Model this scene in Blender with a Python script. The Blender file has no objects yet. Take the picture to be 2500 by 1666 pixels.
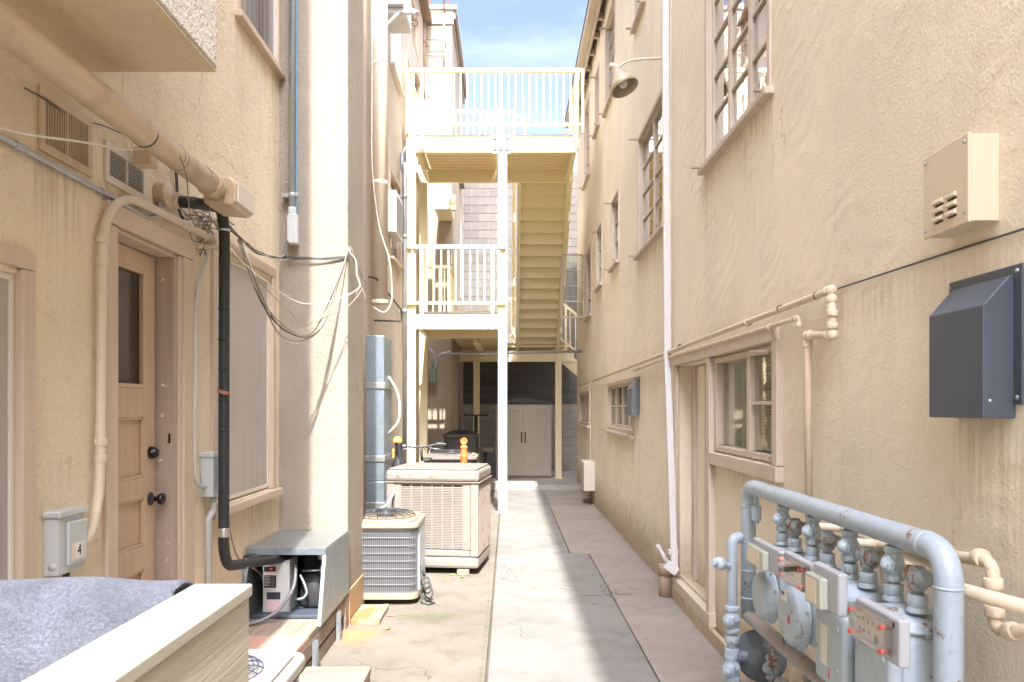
import bpy, math, random
from mathutils import Vector, Matrix
random.seed(7)
scene = bpy.context.scene
# ---------------------------------------------------------------- camera
F = 1944.0            # focal length in photo pixels (photo 2500 wide)
CX, CY, EYE = 1241.0, 995.0, 1.65
cam_d = bpy.data.cameras.new('camera'); cam = bpy.data.objects.new('camera', cam_d)
scene.collection.objects.link(cam); scene.camera = cam
cam.location = (0, 0, EYE); cam.rotation_euler = (math.radians(90), 0, 0)
cam_d.sensor_width = 36; cam_d.lens = 36 * F / 2500
cam_d.shift_x = (1250 - CX) / 2500; cam_d.shift_y = (CY - 833) / 2500
cam_d.dof.use_dof = True; cam_d.dof.focus_distance = 7.5; cam_d.dof.aperture_fstop = 8
cam_d.clip_start = 0.05; cam_d.clip_end = 2000
# ---------------------------------------------------------------- light
SUN = Vector((-0.107, 1, -1.27)).normalized()
world = bpy.data.worlds.new('World'); scene.world = world; world.use_nodes = True
wn, wl = world.node_tree.nodes, world.node_tree.links
wn.clear()
wo = wn.new('ShaderNodeOutputWorld'); bg = wn.new('ShaderNodeBackground')
sky = wn.new('ShaderNodeTexSky'); sky.sky_type = 'NISHITA'; sky.sun_disc = False
sky.sun_elevation = math.radians(51.6); sky.sun_rotation = math.radians(173.9)
sky.air_density = 0.4; sky.dust_density = 9.0; sky.ozone_density = 6.0
bg.inputs[1].default_value = 0.15
tc = wn.new('ShaderNodeTexCoord'); mp = wn.new('ShaderNodeMapping')
mp.inputs['Rotation'].default_value = (0, .5, .4); mp.inputs['Scale'].default_value = (2.2, 5.5, 6.5)
nz = wn.new('ShaderNodeTexNoise'); nz.inputs['Scale'].default_value = 1.5; nz.inputs['Detail'].default_value = 10
nz.inputs['Roughness'].default_value = .62; nz.inputs['Distortion'].default_value = .7
rp = wn.new('ShaderNodeValToRGB'); rp.color_ramp.elements[0].position = .40; rp.color_ramp.elements[1].position = .74
rp.color_ramp.elements[0].color = (.04, .04, .04, 1); rp.color_ramp.elements[1].color = (.55, .55, .55, 1)
mx = wn.new('ShaderNodeMix'); mx.data_type = 'RGBA'; mx.inputs[7].default_value = (1.3,1.45,1.8,1)
wl.new(tc.outputs['Generated'], mp.inputs[0]); wl.new(mp.outputs[0], nz.inputs[0]); wl.new(nz.outputs[0], rp.inputs[0])
wl.new(rp.outputs[0], mx.inputs[0]); wl.new(sky.outputs[0], mx.inputs[6]); wl.new(mx.outputs[2], bg.inputs[0]); wl.new(bg.outputs[0], wo.inputs[0])
sd = bpy.data.lights.new('sun', 'SUN'); sd.energy = 2.0; sd.angle = math.radians(.8); sd.color = (1, .96, .91)
so = bpy.data.objects.new('sun', sd); scene.collection.objects.link(so)
so.rotation_euler = SUN.to_track_quat('-Z', 'Y').to_euler(); so.location = (3, -20, 30)
vs = scene.view_settings; vs.view_transform = 'Standard'; vs.look = 'None'; vs.gamma = 1; vs.exposure = 2.62
vs.use_curve_mapping = False
cy = scene.cycles
cy.max_bounces = 10; cy.diffuse_bounces = 7; cy.glossy_bounces = 4; cy.transmission_bounces = 6; cy.transparent_max_bounces = 12
cy.caustics_reflective = False; cy.caustics_refractive = False; cy.use_denoising = True

# ---------------------------------------------------------------- mesh helpers
COL = scene.collection
def base_of(o):
    v = Vector((0, 0, 0))
    while o is not None:
        v += o.location; o = o.parent
    return v
class MB:
    """collects shapes in world coordinates; build() links them as ONE mesh object"""
    def __init__(s): s.v, s.f, s.sm = [], [], []
    def quad(s, a, b, c, d, sm=False):
        n = len(s.v); s.v += [Vector(a), Vector(b), Vector(c), Vector(d)]; s.f.append((n, n+1, n+2, n+3)); s.sm.append(sm); return s
    def box(s, x0, x1, y0, y1, z0, z1, M=None):
        n = len(s.v)
        x0, x1 = min(x0, x1), max(x0, x1); y0, y1 = min(y0, y1), max(y0, y1); z0, z1 = min(z0, z1), max(z0, z1)
        p = [Vector(q) for q in ((x0,y0,z0),(x1,y0,z0),(x1,y1,z0),(x0,y1,z0),(x0,y0,z1),(x1,y0,z1),(x1,y1,z1),(x0,y1,z1))]
        if M is not None: p = [M @ q for q in p]
        s.v += p
        for q in ((0,3,2,1),(4,5,6,7),(0,1,5,4),(1,2,6,5),(2,3,7,6),(3,0,4,7)):
            s.f.append(tuple(n+k for k in q)); s.sm.append(False)
        return s
    def bar(s, a, b, w, h, up=(0,0,1)):
        """rectangular bar from a to b: w sideways, h along up"""
        a, b = Vector(a), Vector(b); d = (b-a).normalized(); u = Vector(up)
        sd = d.cross(u).normalized(); u = sd.cross(d).normalized()
        n = len(s.v)
        for p in (a, b):
            for i, j in ((-1,-1),(1,-1),(1,1),(-1,1)): s.v.append(p + sd*(i*w/2) + u*(j*h/2))
        for q in ((0,1,2,3),(7,6,5,4),(0,4,5,1),(1,5,6,2),(2,6,7,3),(3,7,4,0)):
            s.f.append(tuple(n+k for k in q)); s.sm.append(False)
        return s
    def tube(s, pts, r, n=12, caps=True):
        pts = [Vector(p) for p in pts]; rr = r if isinstance(r, (list, tuple)) else [r]*len(pts)
        t0 = (pts[1]-pts[0]).normalized()
        u = t0.orthogonal().normalized(); st = len(s.v); prev = t0
        for i, p in enumerate(pts):
            if i == 0: t = t0
            elif i == len(pts)-1: t = (pts[i]-pts[i-1]).normalized()
            else: t = ((pts[i+1]-pts[i]).normalized() + (pts[i]-pts[i-1]).normalized()).normalized()
            u = prev.rotation_difference(t) @ u; u = (u - t*u.dot(t)).normalized(); w = t.cross(u); prev = t
            for k in range(n):
                a = 2*math.pi*k/n; s.v.append(p + (u*math.cos(a) + w*math.sin(a))*rr[i])
        for i in range(len(pts)-1):
            for k in range(n):
                a, b = st+i*n+k, st+i*n+(k+1) % n
                s.f.append((a, b, b+n, a+n)); s.sm.append(True)
        if caps:
            s.f.append(tuple(st+k for k in range(n))[::-1]); s.sm.append(False)
            e = st+(len(pts)-1)*n; s.f.append(tuple(e+k for k in range(n))); s.sm.append(False)
        return s
    def cyl(s, a, b, r, n=16): return s.tube([a, b], r, n)
    def lathe(s, c, ax, prof, n=20):
        """prof: list of (distance along ax, radius)"""
        ax = Vector(ax).normalized(); c = Vector(c); u = ax.orthogonal().normalized(); w = ax.cross(u); st = len(s.v)
        for (h, r) in prof:
            for k in range(n):
                a = 2*math.pi*k/n; s.v.append(c + ax*h + (u*math.cos(a)+w*math.sin(a))*r)
        for i in range(len(prof)-1):
            for k in range(n):
                a, b = st+i*n+k, st+i*n+(k+1) % n
                s.f.append((a, b, b+n, a+n)); s.sm.append(True)
        s.f.append(tuple(st+k for k in range(n))[::-1]); s.sm.append(False)
        e = st+(len(prof)-1)*n; s.f.append(tuple(e+k for k in range(n))); s.sm.append(False)
        return s
    def prism(s, poly, off):
        """poly: world points, extruded by vector off"""
        off = Vector(off); p = [Vector(q) for q in poly]; n = len(s.v); m = len(p)
        s.v += p + [q+off for q in p]
        s.f.append(tuple(range(n, n+m))[::-1]); s.sm.append(False)
        s.f.append(tuple(range(n+m, n+2*m))); s.sm.append(False)
        for k in range(m):
            s.f.append((n+k, n+(k+1) % m, n+m+(k+1) % m, n+m+k)); s.sm.append(False)
        return s
    def build(s, name, mat, parent=None, bev=0, kind=None, label=None, world_pos=True, segs=2):
        me = bpy.data.meshes.new(name)
        b = base_of(parent) if (parent is not None and world_pos) else Vector((0,0,0))
        me.from_pydata([v-b for v in s.v], [], s.f); me.update()
        for p, sm in zip(me.polygons, s.sm): p.use_smooth = sm
        me.materials.append(mat)
        o = bpy.data.objects.new(name, me); COL.objects.link(o)
        if parent is not None: o.parent = parent
        fixn(me)
        if bev:
            m = o.modifiers.new('bevel', 'BEVEL'); m.width = bev; m.segments = segs; m.limit_method = 'ANGLE'; m.angle_limit = math.radians(40)
            m.harden_normals = False
        if kind: o['kind'] = kind
        if label: o['label'] = label
        return o
import bmesh
def fixn(me):
    bm = bmesh.new(); bm.from_mesh(me); bmesh.ops.recalc_face_normals(bm, faces=bm.faces); bm.to_mesh(me); bm.free()
def T(name, label, cat, loc=(0,0,0), group=None, rz=0):
    o = bpy.data.objects.new(name, None); COL.objects.link(o); o.location = loc; o.rotation_euler = (0,0,rz)
    o.empty_display_size = .1
    o['label'] = label; o['category'] = cat
    if group: o['group'] = group
    return o
def tag(o, label, cat, group=None):
    o['label'] = label; o['category'] = cat
    if group: o['group'] = group
    return o
def recenter(o, loc):
    """move a one-mesh thing's origin to its base"""
    loc = Vector(loc); o.data.transform(Matrix.Translation(-loc)); o.location = loc; return o
def kid(src, parent, dloc=(0,0,0)):
    c = src.copy(); COL.objects.link(c); c.parent = parent; c.location = src.location + Vector(dloc); return c
def kids(o): return [c for c in bpy.data.objects if c.parent == o]
def copy_tree(o, parent=None):
    c = o.copy(); COL.objects.link(c); c.parent = parent
    for ch in kids(o): copy_tree(ch, c)
    return c
def bend(pts, rad, n=5):
    """round the corners of a polyline"""
    pts = [Vector(p) for p in pts]; out = [pts[0]]
    for i in range(1, len(pts)-1):
        a, b, c = pts[i-1], pts[i], pts[i+1]
        r = min(rad, (b-a).length*.49, (c-b).length*.49)
        p, q = b+(a-b).normalized()*r, b+(c-b).normalized()*r
        for k in range(n+1):
            t = k/n; out.append(p*(1-t)**2 + b*2*t*(1-t) + q*t*t)
    out.append(pts[-1]); return out
def P(sx, sy, Y): return Vector(((sx-CX)/F*Y, Y, EYE-(sy-CY)/F*Y))      # photo pixel at a known depth
def PX(sx, sy, X):                                                      # photo pixel on a plane parallel to the walls
    return P(sx, sy, F*X/(sx-CX))
def text_mesh(name, txt, size, mat, parent, M, extrude=.0008):
    cu = bpy.data.curves.new('t', 'FONT'); cu.body = txt; cu.size = size; cu.extrude = extrude
    cu.align_x = 'CENTER'; cu.align_y = 'CENTER'; cu.resolution_u = 3
    ob = bpy.data.objects.new('t', cu); me = bpy.data.meshes.new_from_object(ob)
    bpy.data.objects.remove(ob); me.name = name
    me.transform(Matrix.Translation(-base_of(parent)) @ M); me.materials.clear(); me.materials.append(mat)
    o = bpy.data.objects.new(name, me); COL.objects.link(o); o.parent = parent; return o

# ---------------------------------------------------------------- materials
class NT:
    def __init__(s, name):
        s.m = bpy.data.materials.new(name); s.m.use_nodes = True; s.t = s.m.node_tree; s.n = s.t.nodes; s.l = s.t.links
        s.b = s.n['Principled BSDF']; s.geo = s.n.new('ShaderNodeNewGeometry')
    def node(s, t, **k):
        x = s.n.new(t)
        for a, b in k.items(): setattr(x, a, b)
        return x
    def pos(s, scale=(1,1,1), rot=(0,0,0)):
        m = s.n.new('ShaderNodeMapping'); m.inputs['Scale'].default_value = scale; m.inputs['Rotation'].default_value = rot
        s.l.new(s.geo.outputs['Position'], m.inputs[0]); return m.outputs[0]
    def noise(s, sc, det=4, rough=.55, scale=(1,1,1), dist=0, rot=(0,0,0)):
        x = s.n.new('ShaderNodeTexNoise'); x.inputs['Scale'].default_value = sc; x.inputs['Detail'].default_value = det
        x.inputs['Roughness'].default_value = rough; x.inputs['Distortion'].default_value = dist
        s.l.new(s.pos(scale, rot), x.inputs[0]); return x.outputs[0]
    def ramp(s, v, a, b, lo=0., hi=1.):
        x = s.n.new('ShaderNodeMapRange'); x.interpolation_type = 'SMOOTHSTEP'
        x.inputs[1].default_value = a; x.inputs[2].default_value = b; x.inputs[3].default_value = lo; x.inputs[4].default_value = hi
        s.l.new(v, x.inputs[0]); return x.outputs[0]
    def math(s, op, a, b=None):
        x = s.n.new('ShaderNodeMath'); x.operation = op
        for i, v in enumerate((a, b)):
            if v is None: continue
            if isinstance(v, (int, float)): x.inputs[i].default_value = v
            else: s.l.new(v, x.inputs[i])
        return x.outputs[0]
    def mix(s, f, a, b, mode='MIX'):
        x = s.n.new('ShaderNodeMix'); x.data_type = 'RGBA'; x.blend_type = mode
        for i, v in ((0, f), (6, a), (7, b)):
            if isinstance(v, (int, float)): x.inputs[i].default_value = v
            elif isinstance(v, tuple): x.inputs[i].default_value = v + (1,) if len(v) == 3 else v
            else: s.l.new(v, x.inputs[i])
        return x.outputs[2]
    def col(s, c): 
        if isinstance(c, tuple): s.b.inputs['Base Color'].default_value = c + (1,)
        else: s.l.new(c, s.b.inputs['Base Color'])
    def bump(s, h, dist, st=1.0):
        x = s.n.new('ShaderNodeBump'); x.inputs['Strength'].default_value = st; x.inputs['Distance'].default_value = dist
        s.l.new(h, x.inputs['Height'])
        if s.b.inputs['Normal'].is_linked: s.l.new(s.b.inputs['Normal'].links[0].from_socket, x.inputs['Normal'])
        s.l.new(x.outputs[0], s.b.inputs['Normal'])
    def fin(s, rough=.8, metal=0, spec=.5):
        if isinstance(rough, (int, float)): s.b.inputs['Roughness'].default_value = rough
        else: s.l.new(rough, s.b.inputs['Roughness'])
        s.b.inputs['Metallic'].default_value = metal; s.b.inputs['Specular IOR Level'].default_value = spec
        return s.m
def mul(c, k): return tuple(x*k for x in c)
def stucco(name, c, *a_, drips=(), **k_):
    m = stucco0(name, c, *a_, **k_)
    if not drips: return m
    t = NT.__new__(NT); t.m = m; t.t = m.node_tree; t.n = t.t.nodes; t.l = t.t.links; t.b = t.n['Principled BSDF']; t.geo = t.n.new('ShaderNodeNewGeometry')
    src = t.b.inputs['Base Color'].links[0].from_socket; z = t.node('ShaderNodeSeparateXYZ'); t.l.new(t.geo.outputs['Position'], z.inputs[0])
    strk = t.ramp(t.noise(1.0, 6, .7, scale=(30, 30, 1.3)), .40, .62)
    tot = None
    for (y0, y1, zt, ln) in drips:
        a = t.math('MULTIPLY', t.ramp(z.outputs[1], y0-.05, y0+.05), t.ramp(z.outputs[1], y1+.05, y1-.05))
        b_ = t.math('MULTIPLY', t.ramp(z.outputs[2], zt-ln, zt-.02), t.ramp(z.outputs[2], zt+.03, zt))
        q = t.math('MULTIPLY', a, b_); tot = q if tot is None else t.math('MAXIMUM', tot, q)
    col = t.mix(t.math('MULTIPLY', t.math('MULTIPLY', t.math('MULTIPLY', tot, t.ramp(t.noise(2.2, 4, .6), .38, .62)), strk), .42), src, (c[0]*.42, c[1]*.36, c[2]*.27)); t.col(col); return m
def stucco0(name, c, grain=70, depth=.004, dirt=.5, streak=.5, swirl=0, dirtc=None, lowdirt=.4, pits=.35):
    t = NT(name); dirtc = dirtc or (c[0]*.62, c[1]*.52, c[2]*.42)
    big = t.noise(1.1, 5, .6); pat = t.noise(4.5, 6, .65)
    col = t.mix(t.ramp(big, .3, .7), mul(c, .93), mul(c, 1.05))
    pit = t.noise(grain*.8, 5, .7); col = t.mix(t.ramp(pit, .50, .72, 0, pits), col, dirtc)
    st = t.noise(2.2, 5, .65, scale=(4, 4, .35))
    col = t.mix(t.math('MULTIPLY', t.ramp(st, .52, .78), streak*.55), col, dirtc)
    sm = t.math('MULTIPLY', t.ramp(t.noise(1.5, 6, .75, scale=(14, 14, 1.1)), .56, .70), t.ramp(t.noise(.75, 4, .6), .55, .68)); col = t.mix(t.math('MULTIPLY', sm, .55), col, mul(dirtc, .75))
    bl = t.math('MULTIPLY', t.ramp(pat, .56, .80), dirt*.6); col = t.mix(bl, col, dirtc)
    v = t.node('ShaderNodeTexVoronoi', feature='DISTANCE_TO_EDGE'); v.inputs['Scale'].default_value = .55
    add = t.node('ShaderNodeVectorMath', operation='ADD'); nn = t.node('ShaderNodeTexNoise'); nn.inputs['Scale'].default_value = 2.5; nn.inputs['Detail'].default_value = 7
    t.l.new(t.geo.outputs['Position'], nn.inputs[0]); sc_ = t.node('ShaderNodeVectorMath', operation='SCALE'); sc_.inputs['Scale'].default_value = .5; t.l.new(nn.outputs['Color'], sc_.inputs[0])
    t.l.new(t.geo.outputs['Position'], add.inputs[0]); t.l.new(sc_.outputs[0], add.inputs[1]); t.l.new(add.outputs[0], v.inputs[0])
    ck = t.math('MULTIPLY', t.ramp(v.outputs['Distance'], .0035, .001), t.ramp(t.noise(.7, 3), .5, .58)); col = t.mix(t.math('MULTIPLY', ck, .55), col, dirtc)
    z = t.node('ShaderNodeSeparateXYZ'); t.l.new(t.geo.outputs['Position'], z.inputs[0])
    low = t.ramp(t.math('ADD', z.outputs[2], t.math('MULTIPLY', t.noise(6, 5, .7), -.55)), .35, -.25)
    col = t.mix(t.math('MULTIPLY', low, lowdirt), col, (c[0]*.42, c[1]*.36, c[2]*.28))
    t.col(col)
    g = t.noise(grain, 5, .6); t.bump(g, depth)
    if swirl:
        w = t.node('ShaderNodeTexWave'); w.inputs['Scale'].default_value = 9; w.inputs['Distortion'].default_value = 9
        w.inputs['Detail'].default_value = 3; w.inputs['Detail Scale'].default_value = .35; t.l.new(t.pos((1,1,1), (.4,.3,0)), w.inputs[0])
        m = t.ramp(t.noise(1.3, 3), .4, .65); t.bump(t.math('MULTIPLY', w.outputs[1], m), swirl)
    t.bump(t.noise(9, 4), depth*1.4, .6)
    return t.fin(.88, spec=.25)
def paint(name, c, rough=.45, var=.08, grime=.2, metal=0, bump=0, grimec=None, gs=14):
    t = NT(name); col = t.mix(t.noise(6, 4), mul(c, 1-var), mul(c, 1+var))
    if grime: col = t.mix(t.math('MULTIPLY', t.ramp(t.noise(gs, 6, .7), .52, .75), grime), col, grimec or (c[0]*.5, c[1]*.43, c[2]*.35))
    t.col(col)
    if bump: t.bump(t.noise(120, 3), bump)
    return t.fin(rough, metal)
def rusty(name, c, amount=.5, rough=.5, metal=0, zdown=False, sc=7, rc=(.20,.095,.045)):
    t = NT(name); col = t.mix(t.noise(5, 4), mul(c, .9), mul(c, 1.08))
    col = t.mix(t.math('MULTIPLY', t.ramp(t.noise(22, 6, .7), .5, .7), .35), col, mul(c, .6))
    col = t.mix(t.ramp(t.noise(sc, 7, .72), .63-.13*amount, .70-.1*amount), col, rc)
    t.col(col); t.bump(t.noise(90, 4), .0006); return t.fin(rough, metal)
def woody(name, c, c2=None, ax=0, rough=.75, chip=0, chipc=(.8,.78,.7), grain=30, depth=.0015):
    t = NT(name); s = [22, 22, 22]; s[ax] = 1.2; c2 = c2 or mul(c, .7)
    w = t.noise(1.3, 6, .65, scale=tuple(s), dist=.6)
    col = t.mix(t.ramp(w, .35, .7), c, c2)
    if chip: col = t.mix(t.math('MULTIPLY', t.ramp(t.noise(22, 7, .75), .635, .655), chip), col, chipc)
    t.col(col); t.bump(w, depth); t.bump(t.noise(60, 4), .0006); return t.fin(rough, spec=.3)
def galv(name, c=(.46,.50,.53), rough=.38):
    t = NT(name); v = t.node('ShaderNodeTexVoronoi'); v.inputs['Scale'].default_value = 55; t.l.new(t.pos(), v.inputs[0])
    sep = t.node('ShaderNodeSeparateColor'); t.l.new(v.outputs['Color'], sep.inputs[0])
    col = t.mix(sep.outputs[0], mul(c, .95), mul(c, 1.06)); col = t.mix(t.ramp(t.noise(5, 5), .45, .75, 0, .5), col, mul(c, .75))
    t.col(col); r = t.ramp(sep.outputs[1], 0, 1, rough-.06, rough+.12)
    return t.fin(r, .75)
def glassm(name, tint=(.9,.93,.9), k=1.0):
    m = bpy.data.materials.new(name); m.use_nodes = True; n, l = m.node_tree.nodes, m.node_tree.links; n.clear()
    o = n.new('ShaderNodeOutputMaterial'); mixn = n.new('ShaderNodeMixShader'); tr = n.new('ShaderNodeBsdfTransparent'); gl = n.new('ShaderNodeBsdfGlossy')
    fr = n.new('ShaderNodeLayerWeight'); fr.inputs[0].default_value = .5; pw = n.new('ShaderNodeMath'); pw.operation = 'POWER'; pw.inputs[1].default_value = 4.0
    mu = n.new('ShaderNodeMath'); mu.operation = 'MULTIPLY_ADD'; mu.inputs[1].default_value = .85*k; mu.inputs[2].default_value = .06*k; mu.use_clamp = True
    tr.inputs[0].default_value = tint+(1,); gl.inputs['Roughness'].default_value = .02
    nzz = n.new('ShaderNodeTexNoise'); nzz.inputs['Scale'].default_value = 3.2; bp = n.new('ShaderNodeBump'); bp.inputs['Distance'].default_value = .0035; bp.inputs['Strength'].default_value = .5
    g = n.new('ShaderNodeNewGeometry'); l.new(g.outputs['Position'], nzz.inputs[0]); l.new(nzz.outputs[0], bp.inputs['Height']); l.new(bp.outputs[0], gl.inputs['Normal'])
    l.new(fr.outputs['Facing'], pw.inputs[0]); l.new(pw.outputs[0], mu.inputs[0]); l.new(mu.outputs[0], mixn.inputs[0]); l.new(tr.outputs[0], mixn.inputs[1]); l.new(gl.outputs[0], mixn.inputs[2]); l.new(mixn.outputs[0], o.inputs[0])
    return m
CREAM = (.62, .52, .39)
M = {}
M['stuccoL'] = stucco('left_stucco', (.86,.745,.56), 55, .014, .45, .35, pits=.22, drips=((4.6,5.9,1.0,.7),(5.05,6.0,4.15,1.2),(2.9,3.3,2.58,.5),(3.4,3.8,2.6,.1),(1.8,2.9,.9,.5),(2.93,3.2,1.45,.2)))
M['stuccoF'] = stucco('pier_stucco', (.33,.295,.245), 75, .008, .12, .2, pits=.08, lowdirt=.5)  # same paint as the wall beside it, darkened to offset the sun
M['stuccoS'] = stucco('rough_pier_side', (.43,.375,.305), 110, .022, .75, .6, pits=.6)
M['stuccoB'] = stucco('lace_stucco', (.60,.565,.50), 62, .016, .5, .2)
M['stuccoU'] = stucco('soffit_stucco', (.74,.61,.43), 55, .003, .2, .1)
M['stuccoFar'] = stucco('far_left_stucco', (.55,.48,.40), 80, .004, .6, .8)
M['stuccoR'] = stucco('right_stucco', (.83,.755,.61), 80, .0045, .28, .30, swirl=.0028, pits=.10, drips=((2.25,2.62,1.62,.6),(2.35,2.63,2.2,.35),(4.4,5.9,3.38,1.0),(4.2,5.7,1.25,.5),(7.4,8.95,3.3,1.0),(9.2,11.6,1.3,.6),(10.5,11.2,3.55,.7),(12.4,13.1,3.55,.6),(13.4,14.1,.9,.25),(2.3,4.0,2.12,.2)), lowdirt=.75)
M['tower'] = stucco('tower_stucco', (.43,.37,.295), 80, .002, .15, .2)
M['steel'] = paint('cream_steel', (.85,.76,.50), .42, .03, .10)
M['deckpan'] = paint('cream_deck_pan', (.84,.70,.41), .5, .04, .15)
M['trimL'] = woody('taupe_trim', (.60,.485,.375), (.55,.44,.34), 2, .6, .25)
M['jambL'] = woody('chipped_jamb', (.42,.335,.275), (.38,.30,.245), 2, .6, 1.0)
M['doorL'] = woody('tan_door_paint', (.58,.43,.305), (.53,.385,.27), 2, .5)
M['trimR'] = woody('weathered_sash', (.60,.52,.43), (.53,.455,.375), 2, .7, .2, (.2,.16,.13))
M['white'] = paint('white_metal', (.60,.60,.59), .4, .03, .1)
M['offwhite'] = paint('offwhite_metal', (.68,.64,.56), .45, .04, .15)
M['pvc'] = paint('cream_pipe_paint', (.66,.57,.44), .45, .05, .2)
M['pvcR'] = rusty('cream_gas_pipe', (.66,.56,.42), .12, .5, sc=18)
M['pipeL'] = paint('dirty_cream_pipe', (.60,.47,.32), .42, .08, .55, gs=5)
M['galv'] = galv('galvanised_steel'); M['galvB'] = galv('galvanised_duct', (.30,.37,.42), .42)
M['galvBox'] = galv('galvanised_box', (.38,.40,.39), .42)
M['greybox'] = paint('grey_enamel', (.50,.53,.53), .4, .03, .12)
M['black'] = paint('black_rubber', (.025,.026,.028), .6, .2, .3, grimec=(.09,.08,.07))
M['blackgloss'] = paint('black_enamel', (.012,.011,.011), .18, .1, 0)
M['dark'] = paint('void_shade', (.012,.011,.010), .9, 0, 0)  # near-black colour stands in for shade inside vent, fan and slot openings
M['foil'] = paint('foil_tape', (.62,.62,.62), .3, .1, .3, metal=.9, bump=.003)
M['hood'] = paint('charcoal_hood', (.066,.082,.108), .42, .12, .18, grimec=(.12,.12,.12), gs=9)
M['hoodG'] = paint('grey_hood', (.14,.16,.17), .4, .1, .2)
M['blue'] = rusty('blue_grey_gas_paint', (.38,.46,.53), .25, .38, sc=13)
M['blueR'] = rusty('rusty_blue_grey', (.33,.38,.40), 1.1, .5, sc=16)
M['bluedk'] = rusty('brown_lower_pipe', (.33,.30,.27), .25, .4, sc=8)  # darker and browner than the upper manifold paint
M['meter'] = rusty('meter_case_paint', (.38,.455,.51), .28, .45, sc=10)
M['ert'] = paint('grey_plastic', (.40,.42,.46), .45, .04, .12)
M['clear'] = glassm('clear_plastic', (.85,.85,.85), 1.6)
M['dial'] = paint('dial_card', (.70,.62,.50), .6, .03, .1)
M['red'] = paint('red_seal', (.70,.05,.035), .4, 0, 0)
M['redp'] = paint('red_paint_mark', (.60,.06,.04), .6, 0, .2)
M['ink'] = paint('black_ink', (.015,.015,.018), .6, 0, 0)
M['paper'] = paint('white_sticker', (.78,.77,.74), .6, .02, .1)
M['labelk'] = paint('dark_label', (.03,.032,.05), .5, 0, 0)
M['labelp'] = paint('pink_label', (.66,.47,.50), .6, .05, .1)
M['acbeige'] = rusty('beige_cabinet', (.285,.252,.22), .04, .45, sc=6)
M['acrust'] = rusty('rusty_cabinet_side', (.34,.285,.24), .6, .55, sc=5)
M['acgrey'] = paint('grey_wire_grille', (.20,.205,.21), .45, .05, .2)
M['coil'] = paint('condenser_coil', (.09,.095,.10), .5, .2, .3)
M['lid'] = rusty('tan_lid', (.36,.30,.21), .45, .4, sc=4, rc=(.55,.22,.06))
M['lid2'] = paint('light_beige_lid', (.33,.315,.285), .4, .03, .1)
M['darkac'] = paint('brown_black_cabinet', (.07,.062,.055), .5, .1, .3)
M['fan'] = paint('black_fan_guard', (.03,.035,.042), .35, .1, .2)
M['bluewire'] = paint('blue_wire_guard', (.05,.06,.11), .35, 0, 0)
M['orange'] = paint('orange_plastic', (.85,.20,.05), .4, .05, .25, grimec=(.75,.55,.45))
M['yellow'] = paint('yellow_plastic', (.80,.55,.10), .4, 0, 0)
M['shed'] = paint('shed_plastic', (.47,.43,.355), .6, .03, .08)
M['shedroof'] = paint('shed_roof', (.06,.06,.065), .6, .05, .1)
M['fascia'] = woody('cream_fascia', (.52,.45,.35), (.45,.39,.30), 1, .6)
M['fasciaD'] = woody('brown_gutter', (.28,.21,.15), (.16,.11,.08), 1, .6)
M['soff'] = woody('soffit_board', (.40,.34,.27), (.33,.27,.2), 1, .7)
M['rust'] = paint('rusty_iron', (.30,.15,.09), .7, .15, .5)
M['wood'] = woody('greyed_deck_wood', (.33,.265,.21), (.22,.17,.135), 1, .8, depth=.004)
M['woodx'] = woody('worn_step_wood', (.32,.255,.21), (.22,.17,.14), 0, .8, depth=.004)
M['pink'] = paint('faded_red_board', (.50,.29,.23), .7, .06, .25, bump=.001)
M['guard'] = woody('peeling_guard_paint', (.52,.49,.40), (.42,.395,.32), 1, .7, depth=.005)
M['guardtop'] = paint('cream_cap_paint', (.43,.405,.34), .6, .04, .5, gs=7, bump=.001)
M['tan'] = paint('tan_flashing', (.40,.27,.14), .6, .08, .2)
M['clay'] = paint('brown_clay', (.36,.265,.20), .7, .08, .35)
M['cloth'] = paint('net_curtain', (.78,.76,.70), .9, .05, .1)
M['cable'] = paint('dirty_cable', (.30,.25,.19), .6, .2, .3)
M['cabled'] = paint('dark_cable', (.06,.065,.065), .6, .2, .3)
M['cablew'] = paint('white_cable', (.68,.65,.58), .6, .1, .2)
M['teal'] = paint('teal_cover', (.20,.33,.30), .6, .05, .2)
M['glass'] = glassm('window_glass'); M['glassU'] = glassm('upper_window_glass', (.9,.93,.93), 3.0); M['glassR'] = glassm('old_window_glass', (.92,.95,.92), 1.15)
M['glassD'] = paint('dirty_door_glass', (.035,.032,.026), .12, .2, .35, grimec=(.08,.075,.06), gs=3)
M['wirey'] = paint('bare_orange_wood', (.55,.28,.08), .7, .1, .2)
def screenm():
    t = NT('insect_screen'); c = t.mix(t.ramp(t.noise(1.2, 5, .6, scale=(1,18,.5)), .3, .7), (.37,.34,.31), (.43,.40,.365)); t.col(c)
    return t.fin(.35, spec=.6)
M['screen'] = screenm()
def curtainm(name, a, b):
    t = NT(name); t.col(t.mix(t.ramp(t.noise(1.6, 4, .6, scale=(6, 14, .12)), .35, .65), a, b)); return t.fin(.9)
M['curtain'] = curtainm('window_curtain', (.84,.82,.76), (.68,.66,.60)); M['curtaing'] = curtainm('frosted_backing', (.62,.68,.60), (.50,.56,.49))
M['skyglass'] = curtainm('smeared_upper_glass', (.30,.28,.27), (.16,.145,.14))
M['skyglass'].node_tree.nodes['Principled BSDF'].inputs['Roughness'].default_value = .12
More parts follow.
